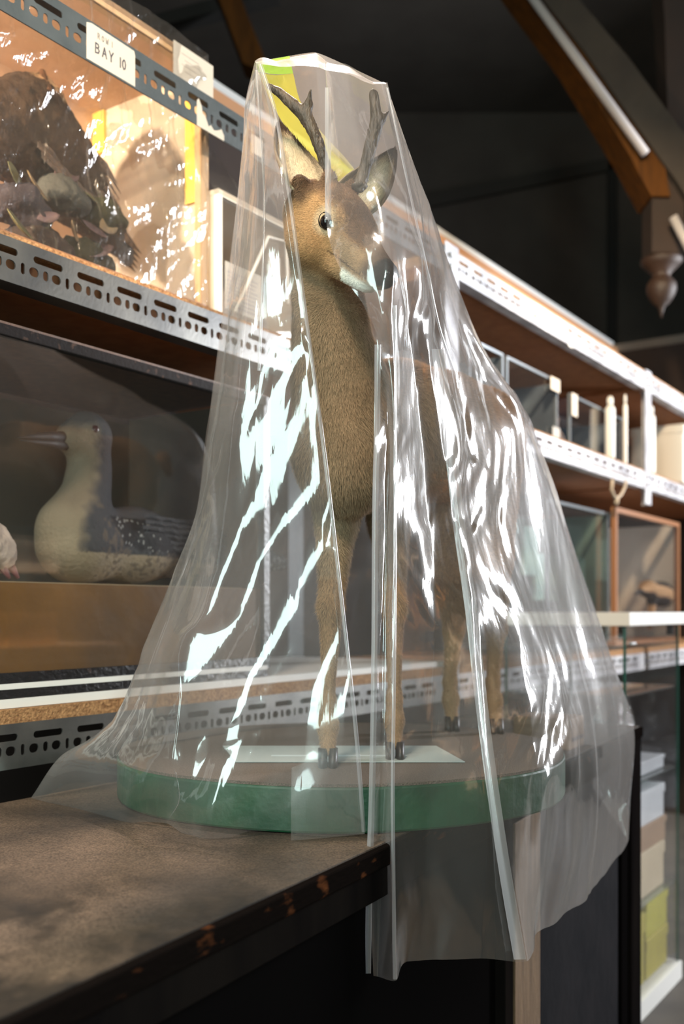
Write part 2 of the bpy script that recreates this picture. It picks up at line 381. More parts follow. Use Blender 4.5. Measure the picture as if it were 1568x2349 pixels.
MB().lathe([(r * px_m, z * px_m) for r, z in prof], fp).build('finial', M_fin, tr, smooth=True)
def tubebetween(name, a, b, Y, r, m, parent):
    return MB().tube([rel(parent, Q(*a, Y)), rel(parent, Q(*b, Y))], r, 10).build(name, m, parent, smooth=True)
tubebetween('pale_strip', (1196, -40), (1480, 352), 4.44, .020, mat('strip_enamel', (.36, .34, .34), .5), tr)['label'] = 'pale grey strip along the beam'
tubebetween('pale_strip', (1543, 497), (1600, 610), 4.44, .020, MATS['strip_enamel'], tr)['label'] = 'pale grey strip along the beam'
tr2 = empty('rafter', Q(540, 60, 6.0), 'dim brown rafter leaning in the dark roof above the display case', 'beam')
plate([(470, -60), (500, 0), (560, 160)], [(520, -60), (550, 0), (625, 190)], 6.0, .16, 'timber', M_beam, tr2)
plate([(300, 60), (640, -30)], [(300, 90), (640, 0)], 6.2, .12, 'crossbar', M_batten, tr2)

# ================================================================== SHELVING
rack = empty('shelving_rack', SH(0, 0, 0), 'long steel shelving rack with slotted rails and chipboard shelves along the left', 'shelving', rotz=TH)
rack.location.z = 0
RZ = CZ
def slotted(name, t0, t1, zb, m, h=.079, vertical=False, parent=None, flip=False, n0=0.0, ftop=False):
    """slotted angle: a face really cut through with long slots and a row of small holes, and a return flange"""
    cu = bpy.data.curves.new('tmp', 'CURVE'); cu.dimensions = '2D'; cu.fill_mode = 'BOTH'; cu.extrude = .0014
    def spl(pts):
        s = cu.splines.new('POLY'); s.points.add(len(pts) - 1)
        for q, p in zip(s.points, pts): q.co = (p[0], p[1], 0, 1)
        s.use_cyclic_u = True
    L = t1 - t0; spl([(0, 0), (L, 0), (L, h), (0, h)])
    def slot(cx, cy, w_, hh, k=4):
        r = min(w_, hh) / 2; ex = w_ / 2 - r; ey = hh / 2 - r; pts = []
        for j, (sx, sy) in enumerate(((1, 1), (-1, 1), (-1, -1), (1, -1))):
            for i in range(k + 1):
                an = math.pi / 2 * (j + i / k); pts.append((cx + sx * ex + r * math.cos(an), cy + sy * ey + r * math.sin(an)))
        spl(pts[::-1])
    pitch = .0995; n = int(L / pitch)
    for i in range(n):
        x = .03 + i * pitch
        if x + .075 > L: break
        slot(x + .034, h * .70, .066, .0125)
        for dx, w_, hh in ((.0, .021, .0165), (.026, .0115, .018), (.050, .021, .0165), (.0755, .0085, .020)):
            if x + dx + .012 < L: slot(x + dx + .002, h * .40, w_, hh, 3)
    o = bpy.data.objects.new('tmp', cu); COL.objects.link(o)
    dg = bpy.context.evaluated_depsgraph_get(); dg.update()
    me = bpy.data.meshes.new_from_object(o.evaluated_get(dg)); bpy.data.objects.remove(o); bpy.data.curves.remove(cu)
    co = np.empty(len(me.vertices) * 3, np.float32); me.vertices.foreach_get('co', co); co = co.reshape(-1, 3)
    f = np.array([(i.vertices[:]) for i in me.polygons], dtype=object)
    mb = MB()
    if vertical: P = np.c_[co[:, 1] + t0, co[:, 2] + n0, co[:, 0]]
    else: P = np.c_[co[:, 0] + t0, co[:, 2] + n0, co[:, 1] + zb]
    mb.v = [tuple(p) for p in P]; mb.f = [tuple(q) for q in f]
    if vertical: mb.box((t0 + h - .0028, n0 + .0014, 0), (t0 + h, n0 + .04, L))
    else:
        zf = zb + h - .0028 if ftop else zb
        mb.box((t0, n0 + .0014, zf), (t1, n0 + .042, zf + .0028))
    return mb.build(name, m, parent or rack)
LV = [(-.277, 'low'), (.572, 'middle'), (1.038, 'top')]
TA, TB, TC = -.36, 1.62, 3.56
M_chipedge = M_chip
def rk(z): return RZ + z
r3 = slotted('rail', TA, TB, rk(-.277), M_steel)
r2 = slotted('rail', TA, TB, rk(.572), M_steel)
r1 = slotted('rail', TA, TB + .02, rk(1.038), M_steel_dark, ftop=True); r1['label'] = 'blue-grey painted slotted rail'
M_railfar = mat('rail_glare_steel', (.68, .67, .70), .45, .2, (.36, .35, .38), 9, .03, 140)  # steel made near white, window glare put into its colour
for a, b in ((TB + .045, TC), (TC + .06, TC + 1.9)):
    for z, _ in LV: slotted('rail', a, b, rk(z), M_railfar)
for t in (TB - .02, TC):     # uprights
    slotted('post', t, t + .06, 0, M_railfar, h=.062, vertical=True, n0=-.004) if False else None
def post(t, n, top, z0=0, m=None):
    mb = MB().box((t, n - .004, z0), (t + .085, n - .001, top)).box((t + .082, n - .001, z0), (t + .085, n + .04, top))
    return mb.build('post', m or M_railfar, rack)
for t in (TA - .03, TB - .02, TC, TC + 1.9):
    post(t, -.002, rk(1.13), rk(.50) if t == TC else 0); post(t, .60, rk(1.13), 0, M_steel_dark)
    for z, _ in LV:
        b = MB()
        for dz in (.02, .055):
            b.tube([(t + .03, -.016, rk(z) + dz), (t + .03, -.004, rk(z) + dz)], .009, 6)
        b.build('bolt', mat('bolt_zinc', (.6, .6, .6), .3, .8), rack)
brd = lambda a, b, z0, z1, m, n0=.002: MB().box((a, n0, z0), (b, .62, z1)).build('shelf_board', m, rack)
for a, b in ((TA, TB), (TB + .04, TC), (TC + .06, TC + 1.9)):
    brd(a, b, rk(.579 + .055), rk(.579 + .080), M_chip)
    brd(a, b, rk(-.277 + .079), rk(-.277 + .104), M_chip)
    # underside lining, warm brown hardboard
    MB().box((a, .045, rk(.572 + .012)), (b, .60, rk(.633))).build('shelf_lining', M_chipwarm, rack)
    if a > TA:
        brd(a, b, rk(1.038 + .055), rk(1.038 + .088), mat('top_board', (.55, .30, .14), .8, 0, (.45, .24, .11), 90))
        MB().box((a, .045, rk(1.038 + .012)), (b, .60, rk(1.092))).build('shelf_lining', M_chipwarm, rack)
MB().box((TA, .012, rk(-.277 + .105)), (TB, .60, rk(-.277 + .121))).build('white_liner', M_white, rack)
# stuck-on labels with their lettering, flat on the rail
def label_on_rail(px0, px1, zb, h, m=M_paper, lab=None, poly=None):
    t0, t1 = t_at(px0, 0), t_at(px1, 0); zc = rk(zb)
    if poly is None: poly = [(0, .0), (1, 0), (1, .86), (.98, .97), (.1, 1), (0, .95)]
    V = []; n = len(poly)
    for y in (-.0022, -.0014):
        V += [(t0 + x * (t1 - t0), y, zc + z * h) for x, z in poly]
    o = MB().add(V, [tuple(range(n)), tuple(range(2 * n - 1, n - 1, -1))] + [(i, n + i, n + (i + 1) % n, (i + 1) % n) for i in range(n)]).build('paper_label', m, rack)
    if lab: o['label'] = lab
    return o, t0, t1
STROKES = {'B': [[(0, 0), (.05, 1), (.45, .95), (.55, .75), (.4, .55), (.08, .52)], [(.4, .55), (.62, .35), (.5, .08), (0, 0)]],
           'A': [[(0, 0), (.35, 1), (.7, 0)], [(.14, .38), (.58, .38)]], 'Y': [[(0, 1), (.3, .5), (.3, 0)], [(.3, .5), (.65, 1)]],
           '1': [[(.2, 0), (.2, 1)]], '0': [[(.3, 1), (.08, .75), (.05, .3), (.25, 0), (.5, .15), (.58, .6), (.45, .92), (.3, 1)]],
           'R': [[(0, 0), (0, 1), (.4, .95), (.48, .72), (.35, .52), (0, .5)], [(.2, .5), (.55, 0)]],
           'O': [[(.3, 1), (.05, .7), (.08, .2), (.35, 0), (.6, .3), (.58, .75), (.3, 1)]], 'W': [[(0, 1), (.18, 0), (.38, .7), (.56, 0), (.78, 1)]]}
def write(parent, text, x0, z0, size, y, m, adv=.85, th=.05, slant=0):
    mb = MB(); x = x0
    for ch in text:
        if ch in STROKES:
            for st in STROKES[ch]:
                pts = [(x + (p[0] + slant * p[1]) * size * .8, z0 + p[1] * size) for p in st]
                for a, b in zip(pts[:-1], pts[1:]):
                    d = Vector((b[0] - a[0], 0, b[1] - a[1])); l = d.length
                    if l < 1e-6: continue
                    d /= l; nn = Vector((-d.z, 0, d.x)) * th * size / 2; a_ = Vector((a[0], y, a[1])) - d * th * size * .4; b_ = Vector((b[0], y, b[1])) + d * th * size * .4
                    q = [a_ - nn, b_ - nn, b_ + nn, a_ + nn]; q2 = [v + Vector((0, .0004, 0)) for v in q]
                    mb.add(q + q2, [(0, 1, 2, 3), (7, 6, 5, 4), (0, 4, 5, 1), (1, 5, 6, 2), (2, 6, 7, 3), (3, 7, 4, 0)])
        x += size * adv * (.45 if ch in ' 1' else 1)
    return mb.build('lettering', m, parent)
lb, a0, a1 = label_on_rail(197, 308, 1.041, .072, lab='white paper label handwritten ROW 1 BAY 10')
wl = a1 - a0
write(lb, 'BAY 10', a0 + wl * .17, rk(1.041 + .021), .0185, -.0027, M_ink, .95, .14)
write(lb, 'ROW 1', a0 + wl * .22, rk(1.041 + .050), .0105, -.0027, mat('faded_ink_label', (.17, .16, .16), .8), .95, .13)
label_on_rail(450, 512, 1.037, .060, lab='torn remains of a white label', poly=[(0, 0), (1, 0), (1, .2), (.9, .38), (.75, .25), (.62, .18), (.5, .3), (.42, .2), (.3, .5), (.2, .55), (.16, .8), (.06, 1), (0, .9)])
label_on_rail(575, 600, 1.050, .042, lab='small white label')
label_on_rail(1195, 1223, 1.045, .070, M_cream)
label_on_rail(1229, 1300, 1.050, .060, M_white)
label_on_rail(1302, 1312, 1.03, .05, M_white)

# ================================================================== DISPLAY CASES ON THE SHELVES
def shelf_case(name, label, t0, t1, n0, n1, z0, z1, frame, back, cat='display case', bar=.012, glass=None, group=None, sides='glass', topm=None, basem=None, baseh=.02, both=False):
    e = empty(name, SH((t0 + t1) / 2, (n0 + n1) / 2, z0), label, cat, group, TH)
    W, D, H = (t1 - t0) / 2, (n1 - n0) / 2, z1 - z0; g = glass or M_glass
    MB().box((-W, -D, 0), (W, D, baseh)).build('base', basem or frame, e)
    MB().box((-W + .004, D - .012, baseh), (W - .004, D - .004, H - .01)).build('back_panel', back, e)
    if topm: MB().box((-W, -D, H - .012), (W, D, H)).build('top_panel', topm, e)
    for s in (-1, 1):
        if sides == 'glass' or (s < 0 and not both): MB().box((s * (W - .006) - .0015, -D + .01, baseh), (s * (W - .006) + .0015, D - .012, H - .012)).build('side_pane', g, e)
        else: MB().box((s * (W - .005) - .004, -D + .0125, baseh), (s * (W - .005) + .004, D - .012, H - .012)).build('side_panel', sides, e)
    for x in (-W, W - bar):
        MB().box((x, -D, baseh), (x + bar, -D + bar, H)).build('corner_post', frame, e)
    MB().box((-W + bar, -D, H - bar), (W - bar, -D + bar, H)).build('top_bar', frame, e)
    if not topm: MB().box((-W + bar, D - bar, H - bar), (W - bar, D, H)).build('top_bar', frame, e)
    MB().box((-W + bar, -D + .003, baseh), (W - bar, -D + .006, H - bar)).build('glass_pane', g, e)
    return e
ZS2 = .579 + .081            # top of the middle shelf
ZS3 = -.277 + .122           # top of the bottom shelf
BARE = mat('pale_pine', (.62, .44, .27), .6, 0, (.54, .37, .22), 5, .1, 40, (6, 6, 1))
caseA = shelf_case('display_case', 'tall pine-framed glazed case wrapped in crinkled plastic, holding a dark bird', -.34, t_at(474, .07), .065, .44, ZS2, 1.235, BARE, M_peach, bar=.022, topm=M_peach, basem=M_wood, baseh=.03, sides=M_cream)
hA = 1.235 - ZS2; wA = (t_at(474, .07) + .34) / 2
te_ = t_at(474, .07)
def n_at(px, t):
    k = (px - 784) / FPX; return ((SX + .563 * t) - k * (SY + .826 * t)) / (.826 + .563 * k)
for pa, pb, zb in ((200, 240, 1.118), (426, 449, .927)):
    n1, n0 = n_at(pa, te_ - .015), n_at(pb, te_ - .015); nc_ = (.065 + .44) / 2
    MB().box((wA - .018, n0 - nc_, zb - ZS2), (wA - .0095, n1 - nc_, hA - .014)).build('yellow_strip', M_yellow, caseA)
MB().box((-wA + .01, .168, .385), (wA - .02, .175, .395)).build('inner_ledge', M_cream, caseA)
def flat_on(parent, a, b, m, name='paper_label', lab=None):
    o = MB().box(a, b).build(name, m, parent)
    if lab: o['label'] = lab
    return o
tg = flat_on(caseA, (wA - .125, -.200, hA - .078), (wA + .002, -.1985, hA - .004), M_paper, 'paper_tag', 'white paper tag at the top corner')
tm = MB()
for i in range(4): tm.box((wA - .10 + .01 * (i % 2), -.2008, hA - .022 - .012 * i), (wA - .045, -.2002, hA - .020 - .012 * i))
tm.build('print_lines', M_inkf, tg)
caseB = shelf_case('white_case', 'white-fronted case with a printed notice, beside the plastic-wrapped case', t_at(462, .06) + .045, t_at(462, .06) + .60, .05, .36, ZS2, ZS2 + .30, M_white, mat('lilac_white_card', (.66, .63, .68), .7), topm=M_cream, sides=M_cream, bar=.014, both=True)
wB = (.60 - .045) / 2
nt = flat_on(caseB, (-wB + .02, -.159, .03), (-wB + .15, -.1575, .14), M_paper, 'notice', 'white notice printed with lines of text')
tm = MB()
for i in range(9): tm.box((-wB + .026, -.1597, .040 + .0095 * i), (-wB + .026 + .10 + .018 * ((i * 7) % 3) / 3, -.1592, .0435 + .0095 * i))
tm.build('print_lines', mat('notice_ink', (.30, .29, .31), .8), nt)
MB().tube([(-wB + .05, -.164, .03), (-wB + .17, -.164, .24), (-wB + .24, -.164, .25), (-wB + .25, -.164, .1)], .004, 8).build('wire_stand', M_white, caseB, smooth=True)
flat_on(caseB, (-wB + .17, -.166, .15), (-wB + .215, -.1645, .20), M_paper)

# ochre-based glass case with the diver, bottom shelf left
tD1 = t_at(612, .015)
caseD = empty('glass_case', SH((TA + tD1) / 2, .25, ZS3), 'large black-edged glass case with ochre base on the bottom shelf, holding a diver', 'display case', rotz=TH)
WD = (tD1 - TA) / 2; HD = .505 - ZS3; DD = .235
MB().box((-WD, -DD, 0), (WD, DD, .016)).build('base_strip', M_blackgloss, caseD)
MB().box((-WD, -DD - .001, .016), (WD, -DD + .02, .026)).build('base_strip', M_white, caseD)['label'] = 'white strip in the black base'
MB().box((-WD, -DD, .026), (WD, -DD + .02, .045)).build('base_strip', M_blackgloss, caseD)
MB().box((-WD + .004, -DD + .012, .045), (WD - .004, DD - .01, .205)).build('ochre_plinth', M_ochre, caseD)
MB().box((-WD, -DD, HD - .022), (WD, -DD + .018, HD)).build('top_bar', mat('scuffed_black_frame', (.012, .009, .009), .65, 0, (.07, .04, .03), 60, .2, 90, lo=.6, hi=.72, spec=.15), caseD, bevel=.002)
MB().box((-WD, DD - .018, .02), (WD, DD, HD - .02)).build('back_panel', mat('case_back_olive', (.060, .046, .034), .7, 0, (.10, .07, .045), 3), caseD)
MB().box((-WD, -DD, HD - .002), (WD, DD, HD + .002)).build('top_panel', M_darkwood, caseD)
for s in (-1, 1): MB().box((s * WD - .01, -DD, .02), (s * WD + .01, -DD + .018, HD)).build('corner_post', M_blackgloss, caseD)
MB().box((-WD, -DD + .004, .03), (WD, -DD + .007, HD - .01)).build('glass_pane', M_glassdusty, caseD)
MB().box((WD - .012, -DD + .02, .045), (WD - .006, DD - .02, HD - .01)).build('side_panel', MATS['case_back_olive'], caseD)
# pale floor strip the birds sit on
MB().box((-WD + .02, -DD + .03, .205), (WD - .02, DD - .03, .208)).build('case_floor', mat('case_floor', (.30, .22, .13), .8), caseD)
MB().box((-WD + .02, DD - .035, .208), (WD - .02, DD - .02, .33)).build('painted_backdrop', mat('backdrop_band', (.17, .12, .085), .8, 0, (.11, .07, .05), 5), caseD)

# glass tanks on the middle shelf beyond the deer
for i, (pa, pb, lab) in enumerate(((1082, 1160, 'slate-backed glass tank nearest the deer on the middle shelf'), (1168, 1284, 'blue-grey glass tank with a card label at its top corner'), (1312, 1438, 'glass tank with a buff label on its left edge, beside white bottles'))):
    ta, tb = t_at(pa, .04), t_at(pb, .04)
    e = shelf_case('glass_tank', lab, ta, tb, .05, .40, ZS2, ZS2 + (.245 if i < 2 else .22), mat('tank_frame_grey', (.16, .18, .20), .3, .3), M_tankin, 'glass tank', bar=.010, sides=M_tankin, group='glass tanks on the middle shelf')
    Wt = (tb - ta) / 2; Ht = .245 if i < 2 else .22
    if i: flat_on(e, (Wt - .09 if i == 1 else -Wt + .0, -.184, Ht - .05 if i == 1 else Ht - .09), (Wt if i == 1 else -Wt + .06, -.1825, Ht - .0), M_cream)
    if i == 1: flat_on(e, (Wt - .07, -.184, .0), (Wt, -.1825, .055), M_paper)
    MB().box((-Wt * .2, .10, .025), (Wt * .55, .12, Ht * .8)).build('inner_card', mat('blue_grey_card', (.22, .29, .36), .7), e)
    # mounted specimen inside
    s = MB().lathe([(.01, 0), (.03, .01), (.045, .04), (.04, .07), (.02, .10), (.014, .125), (.02, .14), (.01, .16)], (-Wt * .35, -.02, .021), 14)
    s.build('specimen', mat('brown_specimen', (.12, .07, .05), .8, 0, (.25, .17, .12), 30), e, smooth=True)
# white bottles and tubes, bleached by the window
for i, (pa, pb, py) in enumerate(((1387, 1410, 930), (1428, 1438, 925), (1484, 1502, 950))):
    tb_ = t_at((pa + pb) / 2, -.0); n = .022
    tb_ = t_at((pa + pb) / 2, n); Y = SY + .826 * tb_ + .563 * n; r = (pb - pa) / 2 / FPX * Y
    h = (1400 - py) / FPX * Y - ZS2
    e = empty('tall_bottle', SH(tb_, n, ZS2), ['thickest white bottle with a round knob beside the tank', 'slim white tube standing between bottle and bright post', 'white bottle standing just past the bright post'][i], 'bottle', 'white bottles on the middle shelf')
    MB().lathe([(r * .9, 0), (r, .01), (r, h * .93), (r * .8, h * .97), (r * .45, h)], n=16).build('body', M_white, e, smooth=True)
    MB().lathe([(r * .5, h), (r * .62, h + .01), (r * .62, h + .03), (r * .3, h + .04)], n=12).build('stopper', M_white, e, smooth=True)
bx = empty('white_box', SH(4.35, .12, ZS2), 'large plain white box bleached by daylight at the right edge', 'box', rotz=TH)
MB().box((-.20, -.14, 0), (.30, .14, .30)).build('body', M_white, bx, bevel=.01)
MB().box((-.205, -.145, .255), (.305, .145, .305)).build('lid', M_white, bx, bevel=.008)
# cases on the bottom shelf right
e = shelf_case('glass_tank', 'greenish glass tank on the bottom shelf right of the plastic sheet', t_at(1255, .04), t_at(1396, .04), .04, .42, ZS3, .43, mat('tank_frame_grey', (.16, .18, .20), .3), M_green_in, 'glass tank', bar=.012, sides=M_green_in)
Wt = (t_at(1396, .04) - t_at(1255, .04)) / 2
MB().box((-Wt + .02, -.12, .02), (Wt - .02, .15, .16)).build('dark_plinth', M_darkin, e)
MB().box((-Wt * .5, -.02, .30), (-Wt * .1, .0, .50)).build('inner_card', mat('pale_green_card', (.30, .48, .42), .7), e)
MB().box((Wt * .1, .02, .20), (Wt * .8, .04, .40)).build('inner_card', MATS['pale_green_card'], e)
caseF = shelf_case('wooden_case', 'wood-framed bird case behind the white-topped display cabinet', t_at(1412, .0), t_at(1558, .0), .0, .42, ZS3, .452, mat('russet_case_wood', (.25, .10, .035), .5), mat('faded_sky_backing', (.78, .74, .70), .8, 0, (.62, .54, .48), 2), bar=.022, topm=None, sides=MATS['faded_sky_backing'])

# ------------------------------------------------------------------ things hanging from the rail
def hang(px, py, n):
    t = t_at(px, n); Y = SY + .563 * n + .826 * t; return Q(px, py, Y)
hp = empty('string_loop', hang(1418, 1105, -.02), 'beige string loop hanging from the rail end', 'string')
pts = [rel(hp, hang(x, y, -.02)) for x, y in ((1404, 1100), (1402, 1122), (1408, 1138), (1415, 1143), (1424, 1134), (1432, 1118), (1436, 1102))]
MB().tube(pts, .0065, 8).build('cord', mat('beige_cord', (.45, .36, .27), .8), hp, smooth=True)
MB().tube([rel(hp, hang(1414, 1140, -.02)), rel(hp, hang(1413, 1156, -.02))], .010, 8).build('knot', MATS['beige_cord'], hp, smooth=True)

# ================================================================== CABINET AND PLINTH
ZC = CZ - .33
cd = np.array([.483, .875]); c0 = np.array([-.277, .806])
ca = c0 - cd * .9; cb = c0 + cd * 2.33
def shp(t, n): p = SH(t, n, 0); return np.array([p[0], p[1]])
bk_n = -.012
# back edge runs along the shelving, just in front of it
bb = cb + np.array([-.875, .483]) * .50; ba = shp(-1.2, bk_n)
tcab = ((cb[0] - SX) * .563 + (cb[1] - SY) * .826)
foot = [tuple(ca), tuple(cb), tuple(shp(tcab - .02, bk_n)), tuple(ba)]
cab = empty('cabinet', (*((ca + cb) / 2), 0), 'long black-stained cabinet with a worn dusty top carrying the deer', 'cabinet')
def crel(poly): return [(x - cab.location.x, y - cab.location.y) for x, y in poly]
M_top = bpy.data.materials.new('worn_cabinet_top'); M_top.use_nodes = True
N, L = nodes(M_top); b = N['Principled BSDF']; b.inputs['Roughness'].default_value = .62; b.inputs['Specular IOR Level'].default_value = .3
tc = N.new('ShaderNodeTexCoord')
def noise(sc, det, st=(1, 1, 1)):
    mp = N.new('ShaderNodeMapping'); mp.inputs['Scale'].default_value = st; L.new(tc.outputs['Object'], mp.inputs[0])
    n = N.new('ShaderNodeTexNoise'); n.inputs['Scale'].default_value = sc; n.inputs['Detail'].default_value = det; L.new(mp.outputs[0], n.inputs['Vector']); return n
def ramp(src, els):
    r = N.new('ShaderNodeValToRGB'); r.color_ramp.elements[0].position = els[0][0]; r.color_ramp.elements[0].color = (*els[0][1], 1)
    r.color_ramp.elements[1].position = els[-1][0]; r.color_ramp.elements[1].color = (*els[-1][1], 1)
    for p, c in els[1:-1]:
        q = r.color_ramp.elements.new(p); q.color = (*c, 1)
    L.new(src, r.inputs[0]); return r
def mixc(f, a, b_, mode='MIX'):
    m = N.new('ShaderNodeMix'); m.data_type = 'RGBA'; m.blend_type = mode
    if isinstance(f, float): m.inputs[0].default_value = f
    else: L.new(f, m.inputs[0])
    L.new(a, m.inputs[6]); L.new(b_, m.inputs[7]); return m.outputs[2]
dust = ramp(noise(4, 6).outputs[0], [(.32, (.022, .018, .016)), (.5, (.075, .053, .038)), (.68, (.155, .105, .072))])
grain = ramp(noise(380, 3).outputs[0], [(.35, (.45, .45, .45)), (.65, (1.3, 1.3, 1.3))])
blot = ramp(noise(7, 5, (1, .6, 1)).outputs[0], [(.40, (0, 0, 0)), (.49, (1, 1, 1))])
dark = ramp(noise(30, 4).outputs[0], [(.3, (.012, .009, .007)), (.7, (.035, .024, .016))])
sep = N.new('ShaderNodeSeparateXYZ'); L.new(tc.outputs['Object'], sep.inputs[0])
near = N.new('ShaderNodeMapRange'); near.inputs[1].default_value = -.10; near.inputs[2].default_value = -.34; L.new(sep.outputs[1], near.inputs[0])
wear = N.new('ShaderNodeMath'); wear.operation = 'MULTIPLY'; L.new(blot.outputs[0], wear.inputs[0]); L.new(near.outputs[0], wear.inputs[1])
base_ = mixc(1.0, dust.outputs[0], grain.outputs[0], 'MULTIPLY')
L.new(mixc(wear.outputs[0], base_, dark.outputs[0]), b.inputs['Base Color'])
bp = N.new('ShaderNodeBump'); bp.inputs['Strength'].default_value = .3; bp.inputs['Distance'].default_value = .004; L.new(noise(60, 6).outputs[0], bp.inputs['Height']); L.new(bp.outputs[0], b.inputs['Normal'])
MB().prism(crel(foot), ZC - .028, ZC).build('cabinet_top', M_top, cab)
ang = math.atan2(cd[1], cd[0]); nf = np.array([cd[1], -cd[0]])  # outward normal of the front
def front(s0, s1, d0, d1, z0, z1, name, m, bevel=0, lab=None):
    """box along the cabinet front: s along, d outwards"""
    pl = [tuple(c0 + cd * s0 + nf * d0), tuple(c0 + cd * s1 + nf * d0), tuple(c0 + cd * s1 + nf * d1), tuple(c0 + cd * s0 + nf * d1)]
    o = MB().prism(crel(pl)[::-1], z0, z1).build(name, m, cab, bevel=bevel)
    if lab: o['label'] = lab
    return o
M_edge = mat('worn_black_edge', (.006, .0045, .004), .8, 0, (.10, .035, .014), 17, .15, 60, (1, 1, 2.5), lo=.62, hi=.74, spec=0, detail=8)
front(-.9, 2.33, .0, .012, ZC - .030, ZC - .001, 'edge_moulding', M_edge, .003)
front(-.9, 2.33, -.012, .004, ZC - .075, ZC - .031, 'rail', M_black, .002)
front(-.9, 1.22, -.03, -.018, .10, ZC - .076, 'front_panel', mat('black_panel', (.004, .0035, .0035), 1.0, spec=0))
front(1.20, 1.245, -.03, .002, .02, ZC - .076, 'stile', M_black, .002)
front(1.25, 1.405, -.03, .004, .02, ZC - .076, 'stile', M_edgewood, .002, 'bare worn wooden stile')
front(1.41, 2.12, -.03, -.010, .10, ZC - .076, 'front_panel', mat('slate_black_panel', (.009, .009, .011), .9, 0, (.014, .013, .015), 8, .3, 25, spec=.06))
front(2.13, 2.20, -.03, -.002, .02, ZC - .076, 'stile', mat('black_panel', (.007, .006, .006)), .002)
front(2.21, 2.33, -.03, .006, .02, ZC - .002, 'stile', M_black, .003)
body = [foot[0] + np.array([-.04, .02]), foot[1] + np.array([-.05, .01]), foot[2], foot[3]]
body = [tuple(np.array(q)) for q in body]
MB().prism(crel(body), .02, ZC - .029).build('carcass', mat('black_panel', (.007, .006, .006)), cab)
blk = empty('wooden_block', Q(1258, 1700, 2.42), 'brown wooden block standing behind the green plinth', 'block', rotz=ang)
blk.location.z = ZC
MB().box((-.06, -.07, 0), (.06, .07, .075)).build('body', mat('raw_wood_block', (.30, .19, .11), .75, 0, (.22, .13, .07), 8, .2, 60, (1, 1, 8)), blk, bevel=.004)
MB().box((-.045, -.072, .02), (.045, -.069, .03)).build('saw_groove', M_darkwood, blk)

# green plinth: a rough round board with a felt top
pl = empty('plinth', (0, 1.873, ZC), 'round green-painted plinth with a speckled brown top under the deer', 'plinth')
prof_n = 96; rad = []
for i in range(prof_n):
    a = 2 * math.pi * i / prof_n
    rad.append(.411 * (1 + .012 * math.sin(2 * a + .6) + .006 * math.sin(7 * a)))
poly = [(r * math.cos(2 * math.pi * i / prof_n), r * math.sin(2 * math.pi * i / prof_n)) for i, r in enumerate(rad)]
MB().prism(poly, 0.001, .070).build('painted_side', M_greenpaint, pl, smooth=False, bevel=.004)
MB().prism([(x * .993, y * .993) for x, y in poly], .0695, .074).build('felt_top', M_felt, pl)
ZP = ZC + .0745
card = empty('label_card', (0, 0, 0), 'long pale card lying flat on the plinth between the deer hooves', 'label')
cy0, cy1 = 1.672, 1.87
cc = np.array([Q(540, 1748, cy0)[:2], Q(1066, 1748, cy0)[:2], Q(1000, 1714, cy1)[:2], Q(511, 1711, cy1)[:2]])
card.location = (float(cc[:, 0].mean()), float(cc[:, 1].mean()), ZP + .0005)
MB().prism([(x - card.location.x, y - card.location.y) for x, y in cc], 0, .0012).build('card', M_card, card)
MB().prism([(x * .7 - 0, y * .18) for x, y in ((-.17, -.2), (.17, -.2), (.17, -.12), (-.17, -.12))], .0012, .0015).build('print_line', mat('faint_print', (.50, .58, .58), .7), card)

# ================================================================== THE DEER
d_f = np.array([.070, -.070, -.082]); d_f /= np.linalg.norm(d_f)
d_u = np.array([0, 0, 1.]) - d_f[2] * d_f; d_u /= np.linalg.norm(d_u)
d_r = np.cross(d_f, d_u)                       # towards its right side (left in the picture)
HC = Q(790, 528, 1.505)
def H(f, r, u): return HC + d_f * f + d_r * r + d_u * u
zp = ZP
def foot_pt(px, Y): return np.array([(px - 784) / FPX * Y, Y, zp])
P = []
A = P.append
# trunk, neck
torso = [(Q(812, 1010, 1.70), .090), (Q(905, 985, 1.83), .112), (Q(1000, 1000, 1.95), .113), (Q(1080, 1008, 2.08), .106)]
for (a, ra), (b_, rb) in zip(torso[:-1], torso[1:]): A(rcone(a, b_, ra, rb, .05))
neck = [(H(-.075, 0, -.01), .050), (Q(752, 690, 1.60), .050), (Q(760, 780, 1.625), .058), (Q(778, 880, 1.66), .074), (Q(800, 985, 1.69), .092)]
for (a, ra), (b_, rb) in zip(neck[:-1], neck[1:]): A(rcone(a, b_, ra, rb, .03))
A(ellip(Q(792, 1050, 1.655), (.080, .085, .100), k=.04))          # brisket
A(ellip(Q(1108, 1006, 2.10), (.070, .09, .090), k=.04))
# legs: shoulder, elbow, knee, fetlock, hoof
def leg(pts):
    for (a, ra), (b_, rb) in zip(pts[:-1], pts[1:]): A(rcone(a, b_, ra, rb, .018))
fA = foot_pt(752, 1.64); fB = foot_pt(905, 1.72); hA_ = foot_pt(1135, 2.09); hB = foot_pt(1035, 2.13)
leg([(Q(752, 1040, 1.68), .058), (Q(772, 1190, 1.69), .034), (fA + (.004, .01, .26), .0165), (fA + (0, .015, .10), .0105), (fA + (0, .012, .065), .0135), (fA + (.0, -.002, .028), .012)])
leg([(Q(880, 1050, 1.73), .058), (Q(892, 1190, 1.76), .034), (fB + (.0, .01, .26), .0165), (fB + (0, .015, .10), .0105), (fB + (0, .012, .065), .0135), (fB + (0, -.002, .028), .012)])
for hf, kx in ((hA_, 0), (hB, -.07)):
    leg([(Q(1108, 1060, 2.10) + (kx, .0, 0), .080), (np.array([.29 + kx, 2.00, ZP + .36]), .048), (hf + (.015, .085, .215), .020), (hf + (.0, .03, .10), .0115), (hf + (0, .015, .065), .0140), (hf + (0, -.004, .028), .0125)])
